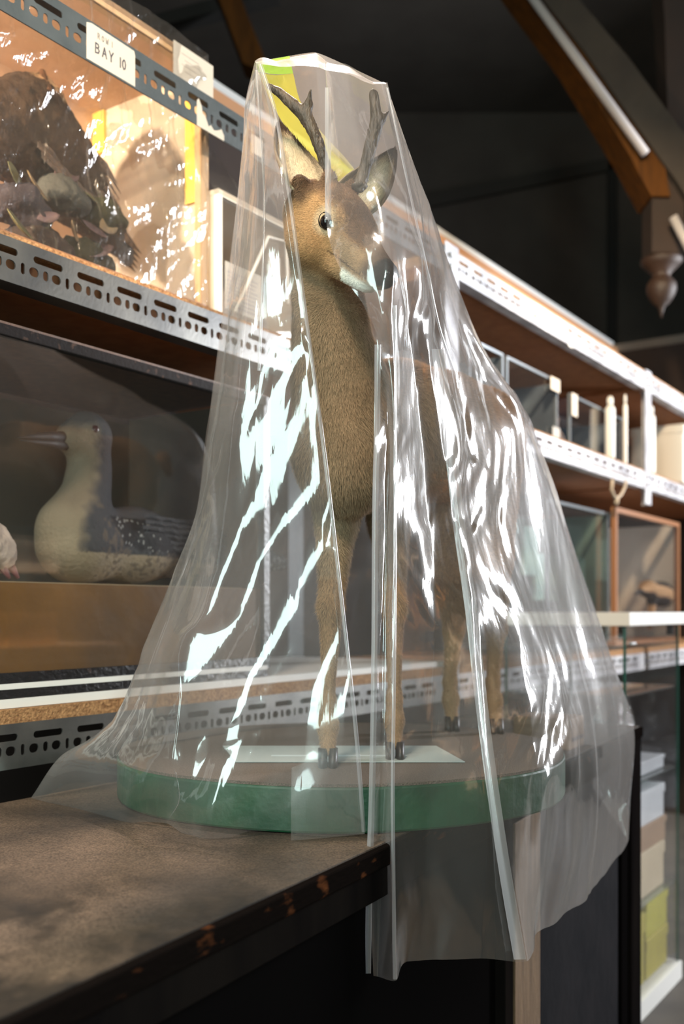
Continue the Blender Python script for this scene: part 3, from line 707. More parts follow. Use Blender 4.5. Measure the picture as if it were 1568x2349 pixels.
# head
A(ellip(H(-.035, 0, .004), (.066, .047, .047), [d_f, d_r, d_u], .02))
A(rcone(H(-.005, 0, .000), H(.105, 0, -.016), .038, .0225, .02))
A(rcone(H(.09, 0, -.016), H(.118, 0, -.016), .0215, .019, .01))
A(rcone(H(-.045, 0, -.046), H(.092, 0, -.040), .030, .0135, .022))
for s in (-1, 1):
    A(ellip(H(-.035, s * .027, -.035), (.042, .024, .034), [d_f, d_r, d_u], .02))   # cheek
    A(rcone(H(-.02, s * .033, .024), H(.018, s * .030, .016), .014, .011, .014))    # brow
    A(rcone(H(-.050, s * .022, .036), H(-.054, s * .025, .054), .0125, .0095, .012))  # pedicle
    A(rcone(H(-.070, s * .036, .008), H(-.078, s * .052, .026), .018, .012, .016))  # ear root
A(ellip(H(.124, 0, -.010), (.010, .0165, .0135), [d_f, d_r, d_u], .006))
A(rcone(Q(1150, 960, 2.22), Q(1160, 1000, 2.24), .02, .012, .02))
SV, SF = sdf_mesh(P, .0042)
SN, _ = vnormals(SV, SF)
if ((SV - SV.mean(0)) * SN).sum() < 0: SF = SF[:, ::-1].copy(); SN = -SN
def headloc(p): q = p - HC; return np.stack([q @ d_f, q @ d_r, q @ d_u], -1)
EYE = [H(.002, s * .0415, .004) for s in (1, -1)]
def mixn(a, b_, t): t = np.clip(t, 0, 1)[:, None]; return a * (1 - t) + b_ * t
def deer_col(p, n=None):
    h = headloc(p); z = p[:, 2] - CZ; nearh = np.clip((.15 - np.linalg.norm(p - H(.02, 0, -.01), axis=1)) / .035, 0, 1)
    grey = np.array([.225, .148, .085]); gold = np.array([.39, .215, .095]); back = np.array([.37, .20, .10]); darkb = np.array([.075, .042, .026]); cream = np.array([.60, .47, .31])
    c = np.tile(grey, (len(p), 1)) * (.82 + .36 * fbm(p * 14, 4))[:, None]
    c = mixn(c, back * 1.15, (p[:, 1] - 1.74) / .14)                      # brown flanks and back
    c = mixn(c, back * .75, np.clip((p[:, 1] - 1.9) / .5, 0, .6) * (vnoise(p * 9, 6)))
    c = mixn(c, np.array([.34, .155, .07]), np.clip(1 - np.abs((p[:, 0] - .055) / .035), 0, 1) * (z < .42) * (z > .25) * (p[:, 1] > 1.66))
    c = mixn(c, np.array([.36, .27, .17]), (z < .17) * (z > .02) * .35 * (p[:, 1] < 1.7))
    c = mixn(c, np.array([.26, .155, .075]), (z < .06) * .8)               # tan legs
    inh = nearh * np.clip((h[:, 0] + .10) / .03, 0, 1) * (np.abs(h[:, 1]) < .08) * (h[:, 2] > -.10)
    c = mixn(c, (np.linalg.norm(p - HC, axis=1) < .2)[:, None] * 0 + gold * (.85 + .3 * fbm(p * 40, 2))[:, None], inh * np.clip((h[:, 2] + .085) / .03, 0, 1))
    c = mixn(c, grey * 1.25, inh * np.clip((h[:, 0] - .01) / .04, 0, 1) * (h[:, 2] < -.0) * .7)
    c = mixn(c, darkb * 1.9, inh * np.clip((h[:, 2] - .022) / .014, 0, 1) * .85)  # dark crown
    c = mixn(c, np.array([.105, .058, .036]), nearh * np.clip((h[:, 0] + .01) / .03, 0, 1) * np.clip((h[:, 2] + .006) / .012, 0, 1) * np.clip((.036 - np.abs(h[:, 1])) / .008, 0, 1) * .9)  # bridge
    c = mixn(c, darkb, nearh * np.clip((np.abs(h[:, 1]) - .030) / .012, 0, 1) * np.clip((-.040 - h[:, 0]) / .015, 0, 1) * np.clip((h[:, 2] + .005) / .015, 0, 1) * .85)
    for e in EYE:
        d = np.linalg.norm(p - e, axis=1); c = mixn(c, cream, np.clip((.024 - d) / .008, 0, 1) * .5)
    c = mixn(c, np.array([.80, .76, .66]), nearh * (h[:, 0] > .055) * (h[:, 2] > -.075) * (h[:, 0] < .14) * np.clip((-.036 - h[:, 2]) / .006, 0, 1) * (np.abs(h[:, 1]) < .05))   # white chin
    c = mixn(c, np.array([.06, .035, .024]), nearh * np.clip((h[:, 0] - .086) / .015, 0, 1) * (h[:, 2] > -.028) * .85)
    c = mixn(c, np.array([.015, .012, .012]), np.clip((h[:, 0] - .108) / .006, 0, 1) * (h[:, 2] > -.030) * (np.linalg.norm(p - HC, axis=1) < .2))   # nose pad
    c = mixn(c, np.array([.05, .03, .02]), nearh * (h[:, 0] > .02) * (h[:, 0] < .13) * np.clip(1 - np.abs(h[:, 2] + .031) / .0025, 0, 1) * (np.abs(h[:, 1]) < .04) * .9)  # mouth line
    return np.clip(c, .004, 1)
M_skin = mat('deer_hide', (.3, .2, .12), .85, attr='Col', bump=.25, bscale=160, spec=.15)
M_fur = mat('deer_fur', (.3, .2, .12), .75, attr='Col', spec=.2)
deer = empty('deer', (float(fA[0] + .2), 1.87, ZP), 'stuffed roe buck with small antlers standing on the green plinth under plastic', 'deer')
off = np.array(deer.location)
link('body', np_mesh('body', SV - off, SF, deer_col(SV)), M_skin, deer, smooth=True)
def flow(p):
    h = headloc(p); n_ = len(p)
    base = np.tile(np.array([.10, .25, -1.0]), (n_, 1))
    bd = np.array([.35, .55, -.45]); k = np.clip((p[:, 1] - 1.72) / .1, 0, 1)[:, None]; base = base * (1 - k) + bd * k
    hh = (np.clip((h[:, 0] + .09) / .04, 0, 1) * np.clip((.17 - np.linalg.norm(p - HC, axis=1)) / .06, 0, 1))[:, None]
    return base * (1 - hh) + (-d_f * .9 + np.array([0, 0, -.35])) * hh
def furlen(p):
    h = headloc(p); hd = np.linalg.norm(p - HC, axis=1)
    l = np.interp(hd, [.0, .09, .22], [.0045, .0058, .0125])
    l = l * np.where(hd < .22, np.interp(h[:, 0], [.07, .105], [1, .28]), 1)
    return l * np.interp(p[:, 2] - CZ, [-.08, .0], [.55, 1])
def fmask(c, n):
    h = headloc(c); vis = ((n * (np.array([0, 0, CZ]) - c)).sum(1) > -.1) + .12
    hd = np.linalg.norm(c - HC, axis=1); m = vis * np.interp(hd, [.10, .24], [2.6, 1]) * np.interp(c[:, 1], [1.8, 2.0], [1, .5])
    for e in EYE: m = m * (np.linalg.norm(c - e, axis=1) > .0125)
    return m * ((h[:, 0] < .108) | (hd > .2))
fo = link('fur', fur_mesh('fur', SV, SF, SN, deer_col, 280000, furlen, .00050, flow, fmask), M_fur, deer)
fo.matrix_parent_inverse = Matrix.Translation(-Vector(off)); fo['kind'] = 'stuff'
# eyes
M_eye = mat('dark_glass_eye', (.005, .003, .003), .05, spec=.35)
for i, e in enumerate(EYE):
    s = 1 if i == 0 else -1
    V = []; mb = MB(); n1, n2 = 20, 12; rr = .0118
    prof = [(rr * math.sin(math.pi * j / n2), -rr * math.cos(math.pi * j / n2)) for j in range(n2 + 1)]; prof[0] = (.0001, -rr); prof[-1] = (.0001, rr)
    eo = mb.lathe(prof, (0, 0, 0), n1).build('eye', M_eye, deer, loc=H(.004, s * .0405, .003) - off, smooth=True)
    # rim of dark lid skin
    cx = e + d_r * s * .0045; ax1 = d_f; ax2 = d_u
    ring = [Vector(cx + (ax1 * math.cos(a) * .0128 + ax2 * math.sin(a) * .0105) - off - d_r * s * .003 * math.cos(2 * a) * 0) for a in np.linspace(0, 2 * math.pi, 25)]
    MB().tube(ring, .0013, 6).build('eyelid', mat('dark_lid_skin', (.012, .009, .008), .9, spec=.1), deer, smooth=True)
# nostrils
for s in (-1, 1):
    MB().tube([H(.128, s * .008, -.004) - off, H(.1335, s * .0105, -.007) - off, H(.128, s * .0145, -.011) - off], [.0025, .003, .002], 8).build('nostril', mat('nostril_black', (.004, .004, .004), .3), deer, smooth=True)
# hooves
M_hoof = mat('black_hoof', (.02, .016, .014), .4)
for hf in (fA, fB, hA_, hB):
    for s in (-1, 1):
        mb = MB(); V = []
        for z, l in ((.0, .021), (.012, .018), (.030, .011)):
            for k in range(10):
                a = 2 * math.pi * k / 10; V.append((s * .0085 + math.cos(a) * .0078, -.006 + math.sin(a) * l - .006 * (1 - z / .03), z))
        F = [tuple(range(9, -1, -1)), tuple(range(20, 30))] + [(r * 10 + k, r * 10 + (k + 1) % 10, (r + 1) * 10 + (k + 1) % 10, (r + 1) * 10 + k) for r in (0, 1) for k in range(10)]
        mb.add(V, F).build('hoof', M_hoof, deer, loc=hf - off, smooth=True)
# ears: cupped leaves of hide, hairy inside
def ear_geo(base, tip, side, open_dir, W, cup=.5, nu=15, nv=26):
    base, tip = np.array(base), np.array(tip); ax = tip - base; L_ = np.linalg.norm(ax); ax /= L_
    od = open_dir - ax * (open_dir @ ax); od /= np.linalg.norm(od); wd = np.cross(ax, od)
    V = []; UV = []
    for j in range(nv):
        t = j / (nv - 1); wv = W * (math.sin(math.pi * min(1, .16 + .84 * t) ** .85) ** .75 if t < 1 else 0) * (.75 + .4 * (1 - t)) + .0008
        for i in range(nu):
            u = -1 + 2 * i / (nu - 1); a = u * 1.35 * (1 - .45 * t)
            r = wv / max(math.sin(1.35 * (1 - .45 * t)), .3)
            V.append(base + ax * (t * L_) + wd * math.sin(a) * r * .9 + od * ((1 - math.cos(a)) * r * 1.0 - .012 * math.sin(math.pi * t) - .004) + wd * .006 * math.sin(t * 3))
            UV.append((u, t))
    V = np.array(V); F = np.array([(j * nu + i, j * nu + i + 1, (j + 1) * nu + i + 1, (j + 1) * nu + i) for j in range(nv - 1) for i in range(nu - 1)])
    return V, F, np.array(UV), ax, od
for s, base, tip, od in ((1, H(-.070, .052, .020), Q(641, 272, 1.60), np.array([.38, -.92, -.1])), (-1, H(-.070, -.050, .020), Q(903, 340, 1.53), np.array([-.1, -.98, -.1]))):
    V, F, UV, ax, odd = ear_geo(base, tip, s, od, .036)
    N_, _ = vnormals(V, F)
    if (N_ * odd).sum() < 0: F = F[:, ::-1].copy(); N_ = -N_
    def ecol(p, n=None, V=V, UV=UV):
        idx = np.array([np.argmin(((V - q) ** 2).sum(1)) for q in p]) if len(p) != len(V) else np.arange(len(V))
        u, t = np.abs(UV[idx, 0]), UV[idx, 1]
        c = np.tile(np.array([.50, .38, .24]), (len(p), 1)) * (.8 + .4 * vnoise(p * 60, 3))[:, None]
        c = mixn(c, np.array([.68, .58, .42]), np.clip(1 - u * 2.2, 0, 1) * (t < .8) * .7)
        c = mixn(c, np.array([.06, .035, .022]), np.clip((u - .68) / .16, 0, 1) * (.3 + t))
        return mixn(c, np.array([.035, .02, .014]), np.clip((t - .78) / .10, 0, 1))
    me = np_mesh('ear', V - off, F, ecol(V)); eo = link('ear', me, M_skin, deer, smooth=True)
    so = eo.modifiers.new('thick', 'SOLIDIFY'); so.thickness = .0035; so.offset = -1
    fm = fur_mesh('fur', V, F, N_, ecol, 5200, .010, .00035, lambda p, ax=ax: np.tile(ax, (len(p), 1)), None, .35)
    f_ = link('fur', fm, M_fur, eo); f_['kind'] = 'stuff'; f_.matrix_parent_inverse = Matrix.Translation(-Vector(off))
# antlers with pearls
M_ant = mat('antler_horn', (.026, .017, .010), .55, 0, (.085, .058, .036), 55, .6, 140, (1, 1, .3))
def antler(main, tines, pearls_side):
    pts = [Q(*p[:3]) for p in main]; rad = [p[3] for p in main]
    PP = []
    cr = []
    for i in range(len(pts) - 1):
        for k in range(4):
            t = k / 4; p0 = pts[max(i - 1, 0)]; p1 = pts[i]; p2 = pts[i + 1]; p3 = pts[min(i + 2, len(pts) - 1)]
            cr.append((.5 * ((2 * p1) + (-p0 + p2) * t + (2 * p0 - 5 * p1 + 4 * p2 - p3) * t * t + (-p0 + 3 * p1 - 3 * p2 + p3) * t ** 3), rad[i] * (1 - t) + rad[i + 1] * t))
    cr.append((pts[-1], rad[-1]))
    for (a, ra), (b_, rb) in zip(cr[:-1], cr[1:]): PP.append(rcone(a, b_, ra, rb, .003))
    for tn in tines:
        q = [(Q(*p[:3]), p[3]) for p in tn]
        for (a, ra), (b_, rb) in zip(q[:-1], q[1:]): PP.append(rcone(a, b_, ra, rb, .006))
    m = len(cr); r_ = random.Random(3)
    for i in range(0, int(m * .55)):
        for _ in range(5):
            c, r = cr[i]; an = r_.uniform(0, 6.28); t = (cr[i + 1][0] - c); t = t / np.linalg.norm(t); a = np.cross(t, [0, 1, 0]); a /= np.linalg.norm(a); b2 = np.cross(t, a)
            c2 = c + t * r_.uniform(0, .008) + (a * math.cos(an) + b2 * math.sin(an)) * r * .98; PP.append(rcone(c2, c2 + (a * math.cos(an) + b2 * math.sin(an)) * .0012, .0016, .0012, .0012))
    c = cr[0][0]
    for k in range(14):   # burr
        an = 2 * math.pi * k / 14; PP.append(rcone(c + np.array([math.cos(an), math.sin(an), .0]) * rad[0] * 1.0, c + np.array([math.cos(an), math.sin(an), .1]) * rad[0] * 1.25, .003, .002, .002))
    V, F = sdf_mesh(PP, .0016, .012); N_, _ = vnormals(V, F)
    # recess grooves along the horn
    V = V + N_ * ((vnoise(V * np.array([260, 260, 40]), 2) - .5) * .0016)[:, None]
    return link('antler', np_mesh('antler', V - off, F), M_ant, deer, smooth=True)
antler([(750, 428, 1.535, .0085), (744, 375, 1.535, .0078), (722, 310, 1.53, .0085), (700, 268, 1.53, .0092), (672, 240, 1.53, .0082), (640, 212, 1.53, .0060), (613, 195, 1.53, .0022)],
       [[(702, 268, 1.53, .0078), (707, 240, 1.525, .0062), (713, 206, 1.515, .0018)]], -1)
antler([(824, 428, 1.50, .0088), (840, 372, 1.50, .0088), (852, 325, 1.50, .0092), (862, 285, 1.50, .0088), (860, 245, 1.50, .0072), (856, 214, 1.50, .0062)],
       [[(862, 292, 1.50, .0070), (876, 272, 1.50, .0048), (891, 255, 1.50, .0016)]], 1)

# ================================================================== THE PLASTIC SHEET OVER THE DEER
def crspline(P, n):
    """Catmull-Rom through P (m,k), resampled to n rows by chord length"""
    P = np.asarray(P, float); m = len(P)
    if m == 2: return P[0] + (P[1] - P[0]) * np.linspace(0, 1, n)[:, None]
    d = np.r_[0, np.cumsum(np.linalg.norm(np.diff(P, axis=0), axis=1) ** .9)]; d /= d[-1]
    t = np.linspace(0, 1, n); i = np.clip(np.searchsorted(d, t, side='right') - 1, 0, m - 2)
    u = ((t - d[i]) / (d[i + 1] - d[i]))[:, None]
    Pm = np.vstack([2 * P[0] - P[1], P, 2 * P[-1] - P[-2]])
    p0, p1, p2, p3 = Pm[i], Pm[i + 1], Pm[i + 2], Pm[i + 3]
    return .5 * (2 * p1 + (-p0 + p2) * u + (2 * p0 - 5 * p1 + 4 * p2 - p3) * u * u + (-p0 + 3 * p1 - 3 * p2 + p3) * u ** 3)
M_film = film('clear_polythene', (.96, .96, .97), haze=.055, edge=.50, refl=.125, rough=.085, bump=.16, bscale=(26, 26, 9), hazecol=(.93, .88, .85), broad=.12)
M_film2 = film('clear_polythene_back', (.95, .95, .95), haze=.17, edge=.45, refl=.10, rough=.1, bump=.16, bscale=(26, 26, 9), hazecol=(.95, .88, .84), broad=.2)
def sheet(name, ribs, nv, nus, m, parent, crinkle=.002, pleat=.006, seed=0, fm=1.0, off_=None):
    """film lofted through its folds (ribs: world points top to bottom); nus = columns between neighbours"""
    R = np.array([crspline(r, nv) for r in ribs]); cols = []; us = []
    for i in range(len(R) - 1):
        nu = nus if isinstance(nus, int) else nus[i]
        for k in range(nu):
            t = k / nu; s_ = t * t * (3 - 2 * t) * .45 + t * .55
            p0 = R[max(i - 1, 0)]; p1 = R[i]; p2 = R[i + 1]; p3 = R[min(i + 2, len(R) - 1)]
            cr = .5 * (2 * p1 + (-p0 + p2) * t + (2 * p0 - 5 * p1 + 4 * p2 - p3) * t * t + (-p0 + 3 * p1 - 3 * p2 + p3) * t ** 3)
            cols.append(.5 * cr + .5 * (p1 + (p2 - p1) * s_)); us.append(i + t)
    cols.append(R[-1]); us.append(len(R) - 1)
    G = np.array(cols); U = np.array(us); nc = len(G)
    du = np.gradient(G, axis=0); dv = np.gradient(G, axis=1); N_ = np.cross(du, dv); N_ /= np.maximum(np.linalg.norm(N_, axis=-1, keepdims=True), 1e-9)
    vv = np.broadcast_to(np.linspace(0, 1, nv), (nc, nv)); uu = np.broadcast_to(U[:, None], (nc, nv))
    arc = np.cumsum(np.linalg.norm(du, axis=-1), axis=0)
    q = np.stack([arc * 11, vv * 2.2 + uu * .3, np.full_like(vv, seed)], -1)
    env = np.minimum(1, np.minimum(vv * 6, 1)) * (.35 + .65 * vv)
    edge = np.clip(np.minimum(uu, U[-1] - uu) * 4, 0, 1)
    dsp = pleat * (vnoise(q, seed) - .5) * 2 * env
    ln = np.cumsum(np.r_['1,3', np.zeros((nc, 1, 3)), np.diff(G, axis=1)] ** 2, axis=1); ln = np.cumsum(np.sqrt((np.r_['1,3', np.zeros((nc, 1, 3)), np.diff(G, axis=1)] ** 2).sum(-1)), axis=1)
    rr = np.random.default_rng(seed + 100); wrp = vnoise(G * 5 + seed, seed + 1) * 2.2 + vnoise(G * 13 + seed, seed + 4) * .7
    def tri(x): return np.abs((x % 2) - 1) * 2 - 1
    fac = 0
    for k, (f_, a_) in enumerate(((7, 1.0), (11, .7), (17, .42), (27, .26), (44, .15))):
        th_ = rr.uniform(-.55, .55) + (1.57 if k % 2 else .35); f_ = f_ * fm
        fac = fac + a_ / fm * tri(arc * f_ * math.sin(th_) * 1.25 + ln * f_ * math.cos(th_) * .8 + wrp * (1 + .5 * k) + k)
    patch = np.clip(fbm(G * 5 + seed * 3, seed + 5, 2) * 3.2 - 1.15, .10, 1.5)
    dsp = dsp + crinkle * fac * patch
    G = G + N_ * (dsp * (.25 + .75 * edge))[..., None]
    V = G.reshape(-1, 3)
    if off_ is not None: V = V - off_
    i, j = np.meshgrid(np.arange(nc - 1), np.arange(nv - 1), indexing='ij'); a = (i * nv + j).ravel()
    F = np.stack([a, a + 1, a + nv + 1, a + nv], 1)
    return link(name, np_mesh(name, V, F), m, parent, smooth=True)
bag = empty('plastic_sheet', (0.0, 1.46, ZC), 'large clear crinkled plastic cover draped over the deer and hanging off the cabinet', 'plastic cover')
bo = np.array(bag.location)
def rb(pts): return [Q(*p) for p in pts]
ZT = 1.0
def tab(px, Y, dz=.0015):   # a point lying on the cabinet top, seen at column px
    return np.array([(px - 784) / FPX * Y, Y, ZC + dz])
# left hand sheet, from its outer silhouette round to the free edge left of the deer's chest
left = [
 rb([(584, 141, 1.60), (561, 240, 1.61), (556, 330, 1.61), (531, 560, 1.61), (505, 760, 1.61), (472, 1000, 1.62), (447, 1180, 1.66), (395, 1320, 1.72), (335, 1470, 1.76), (276, 1638, 1.76), (205, 1695, 1.74), (136, 1738, 1.72)]) + [tab(72, 1.745)],
 rb([(586, 142, 1.57), (568, 250, 1.55), (566, 340, 1.55), (548, 560, 1.53), (525, 760, 1.53), (498, 1000, 1.54), (472, 1180, 1.57), (425, 1350, 1.63), (365, 1500, 1.66), (300, 1660, 1.62), (235, 1760, 1.60)]) + [tab(200, 1.655)],
 rb([(588, 143, 1.53), (585, 260, 1.50), (588, 380, 1.485), (578, 580, 1.468), (560, 760, 1.464), (545, 950, 1.462), (520, 1180, 1.475), (470, 1400, 1.475), (420, 1470, 1.50), (400, 1600, 1.46), (385, 1750, 1.45), (395, 1850, 1.44)]) + [tab(372, 1.50)],
 rb([(590, 144, 1.50), (603, 260, 1.485), (612, 400, 1.474), (606, 580, 1.456), (596, 760, 1.452), (592, 950, 1.450), (585, 1180, 1.445), (590, 1400, 1.450), (560, 1600, 1.43), (545, 1750, 1.43), (530, 1860, 1.43)]) + [tab(520, 1.452)],
 rb([(592, 145, 1.48), (620, 260, 1.47), (640, 400, 1.455), (645, 580, 1.446), (650, 760, 1.438), (655, 950, 1.436), (652, 1180, 1.430), (680, 1400, 1.435), (690, 1600, 1.42), (690, 1750, 1.42), (690, 1860, 1.425)]) + [tab(690, 1.446)],
 rb([(594, 146, 1.46), (630, 260, 1.450), (660, 440, 1.440), (683, 600, 1.430), (706, 760, 1.420), (732, 950, 1.415), (757, 1150, 1.410), (780, 1350, 1.41), (803, 1550, 1.41), (820, 1720, 1.42)]) + [tab(836, 1.448, .004)],
]
sheet('left_sheet', left, 330, [14, 34, 44, 44, 44], M_film, bag, .0042, .018, 1, off_=bo)['label'] = 'left hand fall of the cover with bright blue-white creases'
# right hand sheet, from the free edge right of the chest to the far silhouette
right = [
 rb([(748, 140, 1.50), (750, 330, 1.46), (748, 500, 1.40), (762, 575, 1.385), (800, 650, 1.36), (838, 710, 1.36), (864, 790, 1.37), (861, 1000, 1.38), (856, 1180, 1.38), (854, 1500, 1.385), (848, 1800, 1.39), (842, 2000, 1.40), (838, 2236, 1.41)]),
 rb([(760, 140, 1.49), (772, 300, 1.43), (800, 450, 1.38), (850, 600, 1.345), (872, 700, 1.34), (880, 800, 1.36), (890, 1000, 1.41), (886, 1180, 1.43), (880, 1500, 1.42), (878, 1800, 1.42), (872, 2000, 1.425), (866, 2240, 1.43)]),
 rb([(790, 150, 1.47), (820, 300, 1.42), (868, 450, 1.36), (900, 600, 1.345), (906, 700, 1.35), (906, 850, 1.37), (905, 1000, 1.38), (905, 1180, 1.385), (903, 1500, 1.39), (900, 1800, 1.395), (902, 2000, 1.40), (905, 2248, 1.41)]),
 rb([(820, 165, 1.475), (850, 300, 1.45), (892, 450, 1.40), (925, 600, 1.40), (935, 750, 1.44), (950, 900, 1.48), (970, 1100, 1.50), (990, 1300, 1.48), (990, 1500, 1.47), (985, 1750, 1.45), (970, 2000, 1.44), (930, 2203, 1.45)]),
 rb([(850, 182, 1.48), (875, 300, 1.46), (915, 450, 1.43), (955, 620, 1.44), (975, 780, 1.48), (1000, 950, 1.52), (1040, 1150, 1.54), (1080, 1350, 1.52), (1092, 1550, 1.50), (1105, 1750, 1.48), (1120, 1950, 1.47), (1100, 2196, 1.48)]),
 rb([(868, 187, 1.485), (890, 300, 1.475), (930, 450, 1.46), (970, 620, 1.48), (1000, 780, 1.52), (1035, 950, 1.57), (1072, 1150, 1.60), (1096, 1330, 1.56), (1112, 1550, 1.53), (1138, 1780, 1.50), (1168, 1980, 1.50), (1207, 2203, 1.52)]),
 rb([(876, 189, 1.49), (900, 300, 1.485), (945, 450, 1.50), (988, 620, 1.55), (1030, 780, 1.62), (1075, 950, 1.68), (1125, 1120, 1.74), (1170, 1320, 1.70), (1205, 1550, 1.58), (1235, 1750, 1.57), (1262, 1960, 1.64), (1246, 2128, 1.70)]),
 rb([(880, 190, 1.50), (908, 300, 1.52), (960, 450, 1.58), (1008, 620, 1.66), (1060, 760, 1.76), (1125, 900, 1.84), (1190, 1000, 1.90), (1212, 1200, 1.88), (1270, 1450, 1.84), (1310, 1680, 1.74), (1342, 1880, 1.82), (1342, 2062, 1.90)]),
 rb([(884, 190, 1.52), (918, 305, 1.56), (975, 460, 1.64), (1022, 610, 1.74), (1086, 765, 1.80), (1136, 850, 1.86), (1185, 925, 1.91), (1216, 1005, 1.96), (1262, 1130, 2.02), (1330, 1370, 2.10), (1385, 1560, 2.10), (1415, 1760, 2.12), (1400, 1985, 2.16)]),
 rb([(885, 190, 1.55), (929, 320, 1.60), (986, 480, 1.68), (1032, 610, 1.80), (1100, 780, 1.88), (1155, 868, 1.98), (1210, 950, 2.08), (1234, 1015, 2.12), (1280, 1145, 2.20), (1350, 1360, 2.30), (1405, 1520, 2.38), (1453, 1670, 2.42), (1444, 1840, 2.42), (1440, 1925, 2.40)]),
]
sheet('right_sheet', right, 380, [12, 14, 26, 30, 16, 30, 34, 24, 14], M_film, bag, .0032, .007, 2, off_=bo)['label'] = 'right hand fall of the cover, glaring white from the window'
# the back of the cover, seen through the gap and behind the deer
back = [
 rb([(885, 190, 1.55), (929, 320, 1.60), (986, 480, 1.68), (1032, 610, 1.80), (1100, 780, 1.88), (1155, 868, 1.98), (1210, 950, 2.08), (1234, 1015, 2.12), (1280, 1145, 2.20), (1350, 1360, 2.30), (1405, 1520, 2.38), (1453, 1670, 2.42), (1444, 1840, 2.42), (1440, 1925, 2.40)]),
 rb([(872, 186, 1.60), (910, 320, 1.70), (960, 480, 1.80), (1005, 640, 1.92), (1060, 800, 2.08), (1130, 910, 2.26), (1160, 1050, 2.34), (1190, 1250, 2.36), (1220, 1450, 2.40), (1260, 1600, 2.44)]) + [tab(1270, 2.47)],
 rb([(800, 152, 1.64), (830, 320, 1.72), (860, 480, 1.80), (890, 640, 1.90), (920, 800, 2.10), (960, 950, 2.28), (970, 1200, 2.33), (980, 1450, 2.35)]) + [tab(990, 2.37)],
 rb([(724, 120, 1.66), (735, 300, 1.72), (740, 480, 1.76), (740, 640, 1.80), (740, 800, 1.86), (740, 1000, 1.95), (740, 1250, 2.08), (740, 1450, 2.15)]) + [tab(740, 2.28)],
 rb([(650, 130, 1.64), (640, 300, 1.70), (632, 480, 1.72), (620, 640, 1.74), (600, 850, 1.80), (580, 1050, 1.86), (555, 1300, 1.94), (530, 1500, 1.98)]) + [tab(480, 2.10)],
 rb([(584, 141, 1.60), (561, 240, 1.63), (556, 330, 1.66), (531, 560, 1.70), (505, 760, 1.72), (472, 1000, 1.74), (447, 1180, 1.74), (395, 1320, 1.76), (335, 1470, 1.77), (276, 1638, 1.76), (205, 1695, 1.74), (136, 1738, 1.72)]) + [tab(72, 1.745)],
]
sheet('back_sheet', back, 240, 40, M_film2, bag, .0022, .008, 3, off_=bo)['label'] = 'back of the cover, seen through the gap'
# folded top with the green printed band
top = [rb([(584, 141, 1.60), (586, 143, 1.53), (594, 147, 1.46)]), rb([(625, 135, 1.62), (630, 139, 1.54), (640, 150, 1.455)]), rb([(665, 127, 1.64), (672, 134, 1.55), (682, 146, 1.455)]),
       rb([(723, 117, 1.66), (722, 136, 1.56), (730, 150, 1.47)]), rb([(752, 141, 1.66), (750, 148, 1.58), (750, 158, 1.49)]), rb([(800, 152, 1.64), (800, 162, 1.56), (800, 168, 1.475)]), rb([(855, 186, 1.60), (855, 190, 1.54), (855, 194, 1.48)]), rb([(885, 190, 1.55), (885, 191, 1.53), (884, 192, 1.51)])]
sheet('folded_top', top, 30, 20, M_film2, bag, .003, .006, 5, off_=bo)
M_greenband = film('green_printed_film', (.50, .86, .20), haze=.45, edge=.3, refl=.09, rough=.12, bump=.3, bscale=(30, 30, 12), hazecol=(.45, .80, .10))
M_yelband = film('yellow_printed_film', (.88, .88, .28), haze=.38, edge=.3, refl=.08, rough=.14, bump=.3, bscale=(30, 30, 12), hazecol=(.85, .82, .14))
g1 = [rb([(587, 142, 1.585), (592, 165, 1.585)]), rb([(625, 135, 1.60), (640, 170, 1.62)]), rb([(664, 128, 1.62), (672, 168, 1.64)])]
sheet('printed_band', g1, 20, 16, M_greenband, bag, .001, .002, 6, off_=bo)['label'] = 'green printed band at the folded top'
g2 = [rb([(592, 166, 1.60), (625, 240, 1.66), (675, 325, 1.69), (730, 400, 1.72), (800, 450, 1.74)]), rb([(632, 172, 1.63), (665, 240, 1.68), (712, 325, 1.71), (765, 390, 1.74), (815, 430, 1.76)]), rb([(672, 168, 1.64), (690, 235, 1.69), (735, 300, 1.73), (790, 360, 1.75), (830, 410, 1.76)])]
sheet('printed_band', g2, 60, 20, M_yelband, bag, .002, .004, 7, off_=bo)['label'] = 'yellow-green printed band running down behind the antler'
def strip(name, path, wpx, m, lab=None, lift=.004):
    a = [Q(x - wpx / 2, y, Y - lift) for x, y, Y in path]; b_ = [Q(x + wpx / 2, y, Y - lift) for x, y, Y in path]; c_ = [Q(x, y, Y - lift - .004) for x, y, Y in path]
    o = sheet(name, [a, c_, b_], 220, 6, m, bag, .0008, .001, 11, off_=bo)
    if lab: o['label'] = lab
    return o
M_fold = film('doubled_film', (.95, .95, .96), haze=.24, edge=.5, refl=.12, rough=.12, bump=.2, bscale=(26, 26, 9), hazecol=(.88, .88, .91), broad=.5)
strip('folded_hem', [(1003, 800, 1.50), (1030, 1000, 1.545), (1052, 1200, 1.56), (1080, 1400, 1.54), (1102, 1600, 1.51), (1128, 1800, 1.49), (1158, 2000, 1.48), (1192, 2200, 1.49)], 28, M_fold, 'milky doubled hem of the cover')
strip('folded_edge', [(597, 147, 1.46), (632, 260, 1.45), (662, 440, 1.44), (684, 600, 1.43), (706, 760, 1.42), (732, 950, 1.415), (757, 1150, 1.41), (780, 1350, 1.41), (803, 1550, 1.41), (820, 1720, 1.42), (834, 1908, 1.44)], 9, M_fold, lift=.001)
strip('folded_edge', [(866, 790, 1.37), (864, 1000, 1.38), (860, 1180, 1.38), (858, 1500, 1.385), (853, 1800, 1.39), (847, 2000, 1.40), (843, 2232, 1.41)], 14, M_fold, lift=.001)
